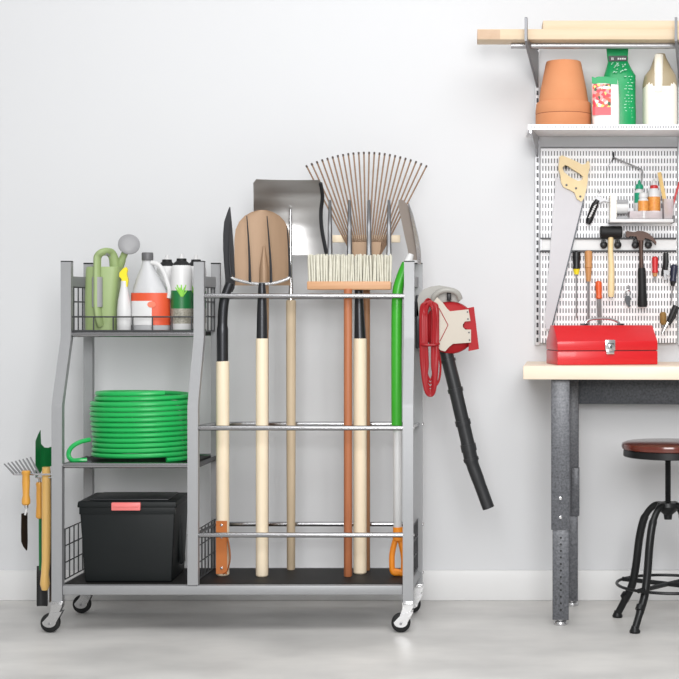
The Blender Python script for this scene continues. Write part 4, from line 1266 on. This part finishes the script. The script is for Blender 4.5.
obj('jaw', MB().prism([(625.5, 296), (629.5, 295.5), (631.5, 299), (629, 302), (631, 306), (629, 307.5), (626.5, 304), (625, 300)], 5.055, 0.012), DARKSTEEL, t)
D = 5.05
t = thing('paint_brush', 'round brush with a cork-brown head low on the pegboard', 'brush', P(663, 331, D))
obj('head', MB().tube([P(663, 312, D), P(663, 314, D), P(663.3, 322, D), P(664, 324.5, D)], [m(2.2, D), m(3.4, D), m(3.4, D), m(2.2, D)], 12), CORK, t)
obj('stem', MB().tube([P(664, 323, D), P(661.5, 333, D)], m(0.8, D), 8), GREYSTEEL, t)
D = 5.03
t = thing('snips', 'black-handled snips leaning with the steel points down left', 'snips', P(668, 334, D))
obj('handle', MB().tube([P(675.5, 305.5, D), P(672, 314, D), P(668.5, 322, D)], [m(2.6, D), m(2.8, D), m(2.2, D)], 10), BLACKP, t)
obj('handle', MB().tube([P(678.5, 307, D), P(674, 318, D), P(669, 325, D)], [m(1.2, D), m(1.3, D), m(1.2, D)], 8), BLACKP, t)
obj('blade', MB().tube([P(669, 321, D), P(662, 334.5, D)], [m(1.4, D), m(0.5, D)], 8, flat=(1, 0.5)), BRIGHT, t)

# ------------------------------------------------------------------ workbench
A0 = math.radians(4.0)
U = Vector((math.cos(A0), -math.sin(A0), 0))
V = Vector((math.sin(A0), math.cos(A0), 0))
DB = 4.66
zt = EYE - (366 - CY) * DB / F
zu = EYE - (379.5 - CY) * DB / F
O = Vector(((523 - CX) * DB / F, DB, 0))
wb = thing('workbench', 'workbench with pale wooden top and grey hammertone adjustable legs', 'workbench', (O.x + 0.04, 4.7, 0))
LEN, DEP = 1.25, 0.425
def obox(mb, u0, u1, v0, v1, z0, z1, bev=0.0):
    lo = [mb.bm.verts.new(O + U * u + V * v + Vector((0, 0, z0))) for u, v in ((u0, v0), (u1, v0), (u1, v1), (u0, v1))]
    hi = [mb.bm.verts.new(O + U * u + V * v + Vector((0, 0, z1))) for u, v in ((u0, v0), (u1, v0), (u1, v1), (u0, v1))]
    f = [mb.bm.faces.new(list(reversed(lo))), mb.bm.faces.new(hi)]
    for i in range(4):
        f.append(mb.bm.faces.new((lo[i], lo[(i + 1) % 4], hi[(i + 1) % 4], hi[i])))
    if bev:
        es = set()
        for g in f:
            es.update(g.edges)
        bmesh.ops.bevel(mb.bm, geom=list(es), offset=bev, segments=2, affect='EDGES', profile=0.5)
    return mb
obj('worktop', obox(MB(), 0, LEN, 0, DEP, zu, zt, 0.003), TABLETOP, wb)['label'] = 'pale maple worktop'
def leg(u, v, w, holes, zsl, side=True):
    l = obj('leg', obox(MB(), u, u + w, v, v + 0.045, zsl, zu, 0.002), HAMMERTONE, wb)
    obj('inner_leg', obox(MB(), u + 0.004, u + w - 0.003, v + 0.004, v + 0.042, 0.018, zsl + 0.01, 0.001), HAMMERTONE, l)
    c = O + U * (u + w / 2) + V * (v + 0.022)
    obj('foot', MB().lathe([(0.021, 0.0005), (0.022, 0.005), (0.019, 0.012), (0.009, 0.014), (0.009, 0.02)], Matrix.Translation((c.x, c.y, 0)), 16), BRIGHT, l)
    if holes:
        hl = MB()
        hx = O + U * (u + w * 0.52) + V * (v + 0.0036)
        for k in range(12):
            hl.lathe([(0, 0.001), (0.0034, 0.001), (0.0034, -0.001)], Matrix.Translation((hx.x, hx.y, 0.05 + 0.0205 * k)) @ Matrix.Rotation(PI / 2, 4, 'X'), 8)
        obj('adjustment_holes', hl, BLACKP, l)
        for k, z in enumerate((zsl + 0.04, zsl + 0.10)):
            hx2 = O + U * (u + w * 0.5) + V * (v - 0.0005)
            obj('bolt', MB().lathe([(0, 0.004), (0.005, 0.003), (0.006, 0)], Matrix.Translation((hx2.x, hx2.y, z)) @ Matrix.Rotation(PI / 2, 4, 'X'), 10), BRIGHT, l)
    return l
zs_f = EYE - (530 - CY) * 4.69 / F
zs_r = EYE - (516 - CY) * 5.0 / F
leg(0.087, 0.035, 0.058, True, zs_f)
lr = leg(0.131, 0.345, 0.045, False, zs_r)
for z in (0.39, 0.33):
    hx = O + U * 0.172 + V * 0.3445
    obj('bolt', MB().lathe([(0, 0.006), (0.006, 0.005), (0.007, 0)], Matrix.Translation((hx.x, hx.y, z)) @ Matrix.Rotation(PI / 2, 4, 'X'), 8), BLACKP, lr)
obj('brace', obox(MB(), 0.152, 0.178, 0.335, 0.36, EYE - (467 - CY) * 5.0 / F - 0.16, EYE - (467 - CY) * 5.0 / F, 0.002), HAMMERTONE, lr)
leg(LEN - 0.14, 0.035, 0.051, False, zs_f)
leg(LEN - 0.14, 0.345, 0.045, False, zs_r)
obj('apron', obox(MB(), 0.176, LEN - 0.14, 0.35, 0.372, EYE - (404 - CY) * 5.0 / F, zu, 0.001), HAMMERTONE2, wb)
for uu in (0.10, LEN - 0.135):
    obj('side_stretcher', obox(MB(), uu, uu + 0.03, 0.08, 0.345, zu - 0.05, zu, 0.001), HAMMERTONE, wb)

# toolbox
ta = math.radians(9)
tu = Vector((math.cos(ta), math.sin(ta), 0)); tv = Vector((-math.sin(ta), math.cos(ta), 0))
DT = 4.722
TO = Vector(((557.5 - CX) * DT / F, DT, zt + 0.0008))
LT, WT = m(103, 4.75), 0.165
tb = thing('toolbox', 'red metal toolbox with silver latch on the workbench', 'toolbox', TO)
def tprism(prof, u0, u1, bev=0.0):
    mb = MB()
    a = [mb.bm.verts.new(TO + tu * u0 + tv * d + Vector((0, 0, z))) for d, z in prof]
    b = [mb.bm.verts.new(TO + tu * u1 + tv * d + Vector((0, 0, z))) for d, z in prof]
    f = [mb.bm.faces.new(a), mb.bm.faces.new(list(reversed(b)))]
    n = len(prof)
    for i in range(n):
        f.append(mb.bm.faces.new((a[i], b[i], b[(i + 1) % n], a[(i + 1) % n])))
    if bev:
        es = set()
        for g in f:
            es.update(g.edges)
        bmesh.ops.bevel(mb.bm, geom=list(es), offset=bev, segments=2, affect='EDGES', profile=0.5)
    return mb
obj('body', tprism([(0, 0), (WT, 0), (WT, 0.043), (0, 0.043)], 0, LT, 0.002), TOOLRED, tb)
obj('seam', tprism([(0.003, 0.0425), (WT - 0.003, 0.0425), (WT - 0.003, 0.046), (0.003, 0.046)], 0.003, LT - 0.003), mat('dark_red_seam', (84, 10, 16), 0.5), tb)
lid = obj('lid', tprism([(0, 0.0455), (WT, 0.0455), (WT, 0.074), (0.105, 0.124), (0.06, 0.124), (0, 0.074)], 0, LT, 0.002), TOOLRED, tb)
c = TO + tu * (LT * 0.52) + tv * (-0.003)
la = MB()
la.box(c + Vector((0, 0, 0.062)), (0.033, 0.007, 0.034), 0.002, rz=ta)
la.box(c + Vector((0, 0, 0.041)) + tv * -0.001, (0.026, 0.007, 0.016), 0.002, rz=ta)
la.box(c + Vector((0, 0, 0.055)) + tv * -0.005, (0.012, 0.006, 0.022), 0.002, rz=ta)
lo = obj('latch', la, BRIGHT, tb); lo['label'] = 'silver latch'
ky = MB().box(c + Vector((0, 0, 0.057)) + tv * -0.009, (0.004, 0.003, 0.01), rz=ta)
ky.box(c + Vector((0, 0, 0.066)) + tv * -0.004, (0.022, 0.003, 0.003), rz=ta)
obj('keyhole', ky, BLACKP, lo)
hc = TO + tv * 0.0825 + Vector((0, 0, 0.124))
hpts = [hc + tu * (LT * f) + Vector((0, 0, z)) for f, z in ((0.33, -0.001), (0.345, 0.012), (0.40, 0.0195), (0.50, 0.022), (0.60, 0.0195), (0.67, 0.010), (0.69, -0.001))]
ho = obj('handle', MB().tube(spl(hpts, 6), 0.0042, 10), BRIGHT, tb); ho['label'] = 'bright wire handle'
for f in (0.33, 0.69):
    obj('handle_mount', MB().box(hc + tu * (LT * f) + Vector((0, 0, 0.002)), (0.02, 0.016, 0.008), 0.002, rz=ta), DARKSTEEL, ho)

# ------------------------------------------------------------------ stool
D = 4.72
SX = (668 - CX) * D / F
zseat = EYE - (441.5 - CY) * D / F
st = thing('bar_stool', 'industrial stool with red-brown wooden seat on black iron legs', 'stool', (SX, D, 0))
R = m(46.5, D)
Ms = Matrix.Translation((SX, D, 0))
obj('seat', MB().lathe([(0, zseat), (R * 0.9, zseat - 0.001), (R * 0.985, zseat - 0.006), (R, zseat - 0.014), (R * 0.985, zseat - 0.022), (R * 0.95, zseat - 0.025), (0, zseat - 0.025)], Ms, 48), SEATWOOD, st)
obj('seat_ring', MB().lathe([(R * 0.955, zseat - 0.0252), (R * 0.96, zseat - 0.045), (R * 0.93, zseat - 0.047), (R * 0.9, zseat - 0.0252)], Ms, 48), BLACKIRON, st)
obj('seat_plate', MB().lathe([(R * 0.93, zseat - 0.026), (R * 0.93, zseat - 0.034), (0.03, zseat - 0.05), (0.0, zseat - 0.05)], Ms, 32), BLACKIRON, st)
zhub = EYE - (505 - CY) * D / F
sc = []
n = 70
for i in range(n):
    z = zseat - 0.05 + (zhub - 0.03 - zseat + 0.05) * i / (n - 1)
    sc.append((0.0098 if i % 2 else 0.0082, z))
obj('screw_post', MB().lathe(sc, Ms, 14), BLACKIRON, st)
obj('hub', MB().lathe([(0.012, zhub + 0.012), (0.032, zhub + 0.008), (0.036, zhub - 0.004), (0.030, zhub - 0.016), (0.014, zhub - 0.03), (0.012, zhub - 0.045)], Ms, 20), BLACKIRON, st)
zring = EYE - (584 - CY) * D / F
RR = m(51, D)
for ang in (146, 228, 326, 48):
    a = math.radians(ang)
    # the legs splay: steep at the top, kicked out at the foot
    dr = Vector((math.cos(a), math.sin(a), 0))
    def Q(r, z):
        return Vector((SX, D, z)) + dr * r
    q = spl([Q(0.018, zhub), Q(0.05, zhub - 0.006), Q(0.082, zhub - 0.045), Q(0.1, zhub - 0.11), Q(0.111, zhub - 0.19), Q(0.12, zring + 0.01), Q(0.13, zring - 0.025), Q(0.156, 0.052), Q(0.178, 0.012)], 6)
    lo = obj('leg', MB().tube(q, [0.0105] * 12 + [0.0128] * 30 + [0.0115] * (len(q) - 42), 12), BLACKIRON, st)
    foot = Q(0.179, 0.0)
    obj('foot', MB().lathe([(0.016, 0.0006), (0.017, 0.006), (0.013, 0.014), (0.010, 0.022)], Matrix.Translation((foot.x, foot.y, 0)), 14), BLACKIRON, lo)
    lo2 = obj('collar', MB().tube([Q(0.146, zring - 0.047), Q(0.155, zring - 0.06)], 0.0145, 12), BLACKIRON, lo)
N = 64
obj('foot_ring', MB().tube([Vector((SX + RR * math.cos(2 * PI * i / N), D + RR * math.sin(2 * PI * i / N), zring)) for i in range(N)], 0.0048, 8, closed=True), BLACKIRON, st)
for a in (146, 228):
    a0, a1 = math.radians(a), math.radians(a + 180)
    obj('cross_brace', MB().tube([Vector((SX + RR * math.cos(t_), D + RR * math.sin(t_), zring)) for t_ in (a0, a1)], 0.0075, 8), BLACKIRON, st)
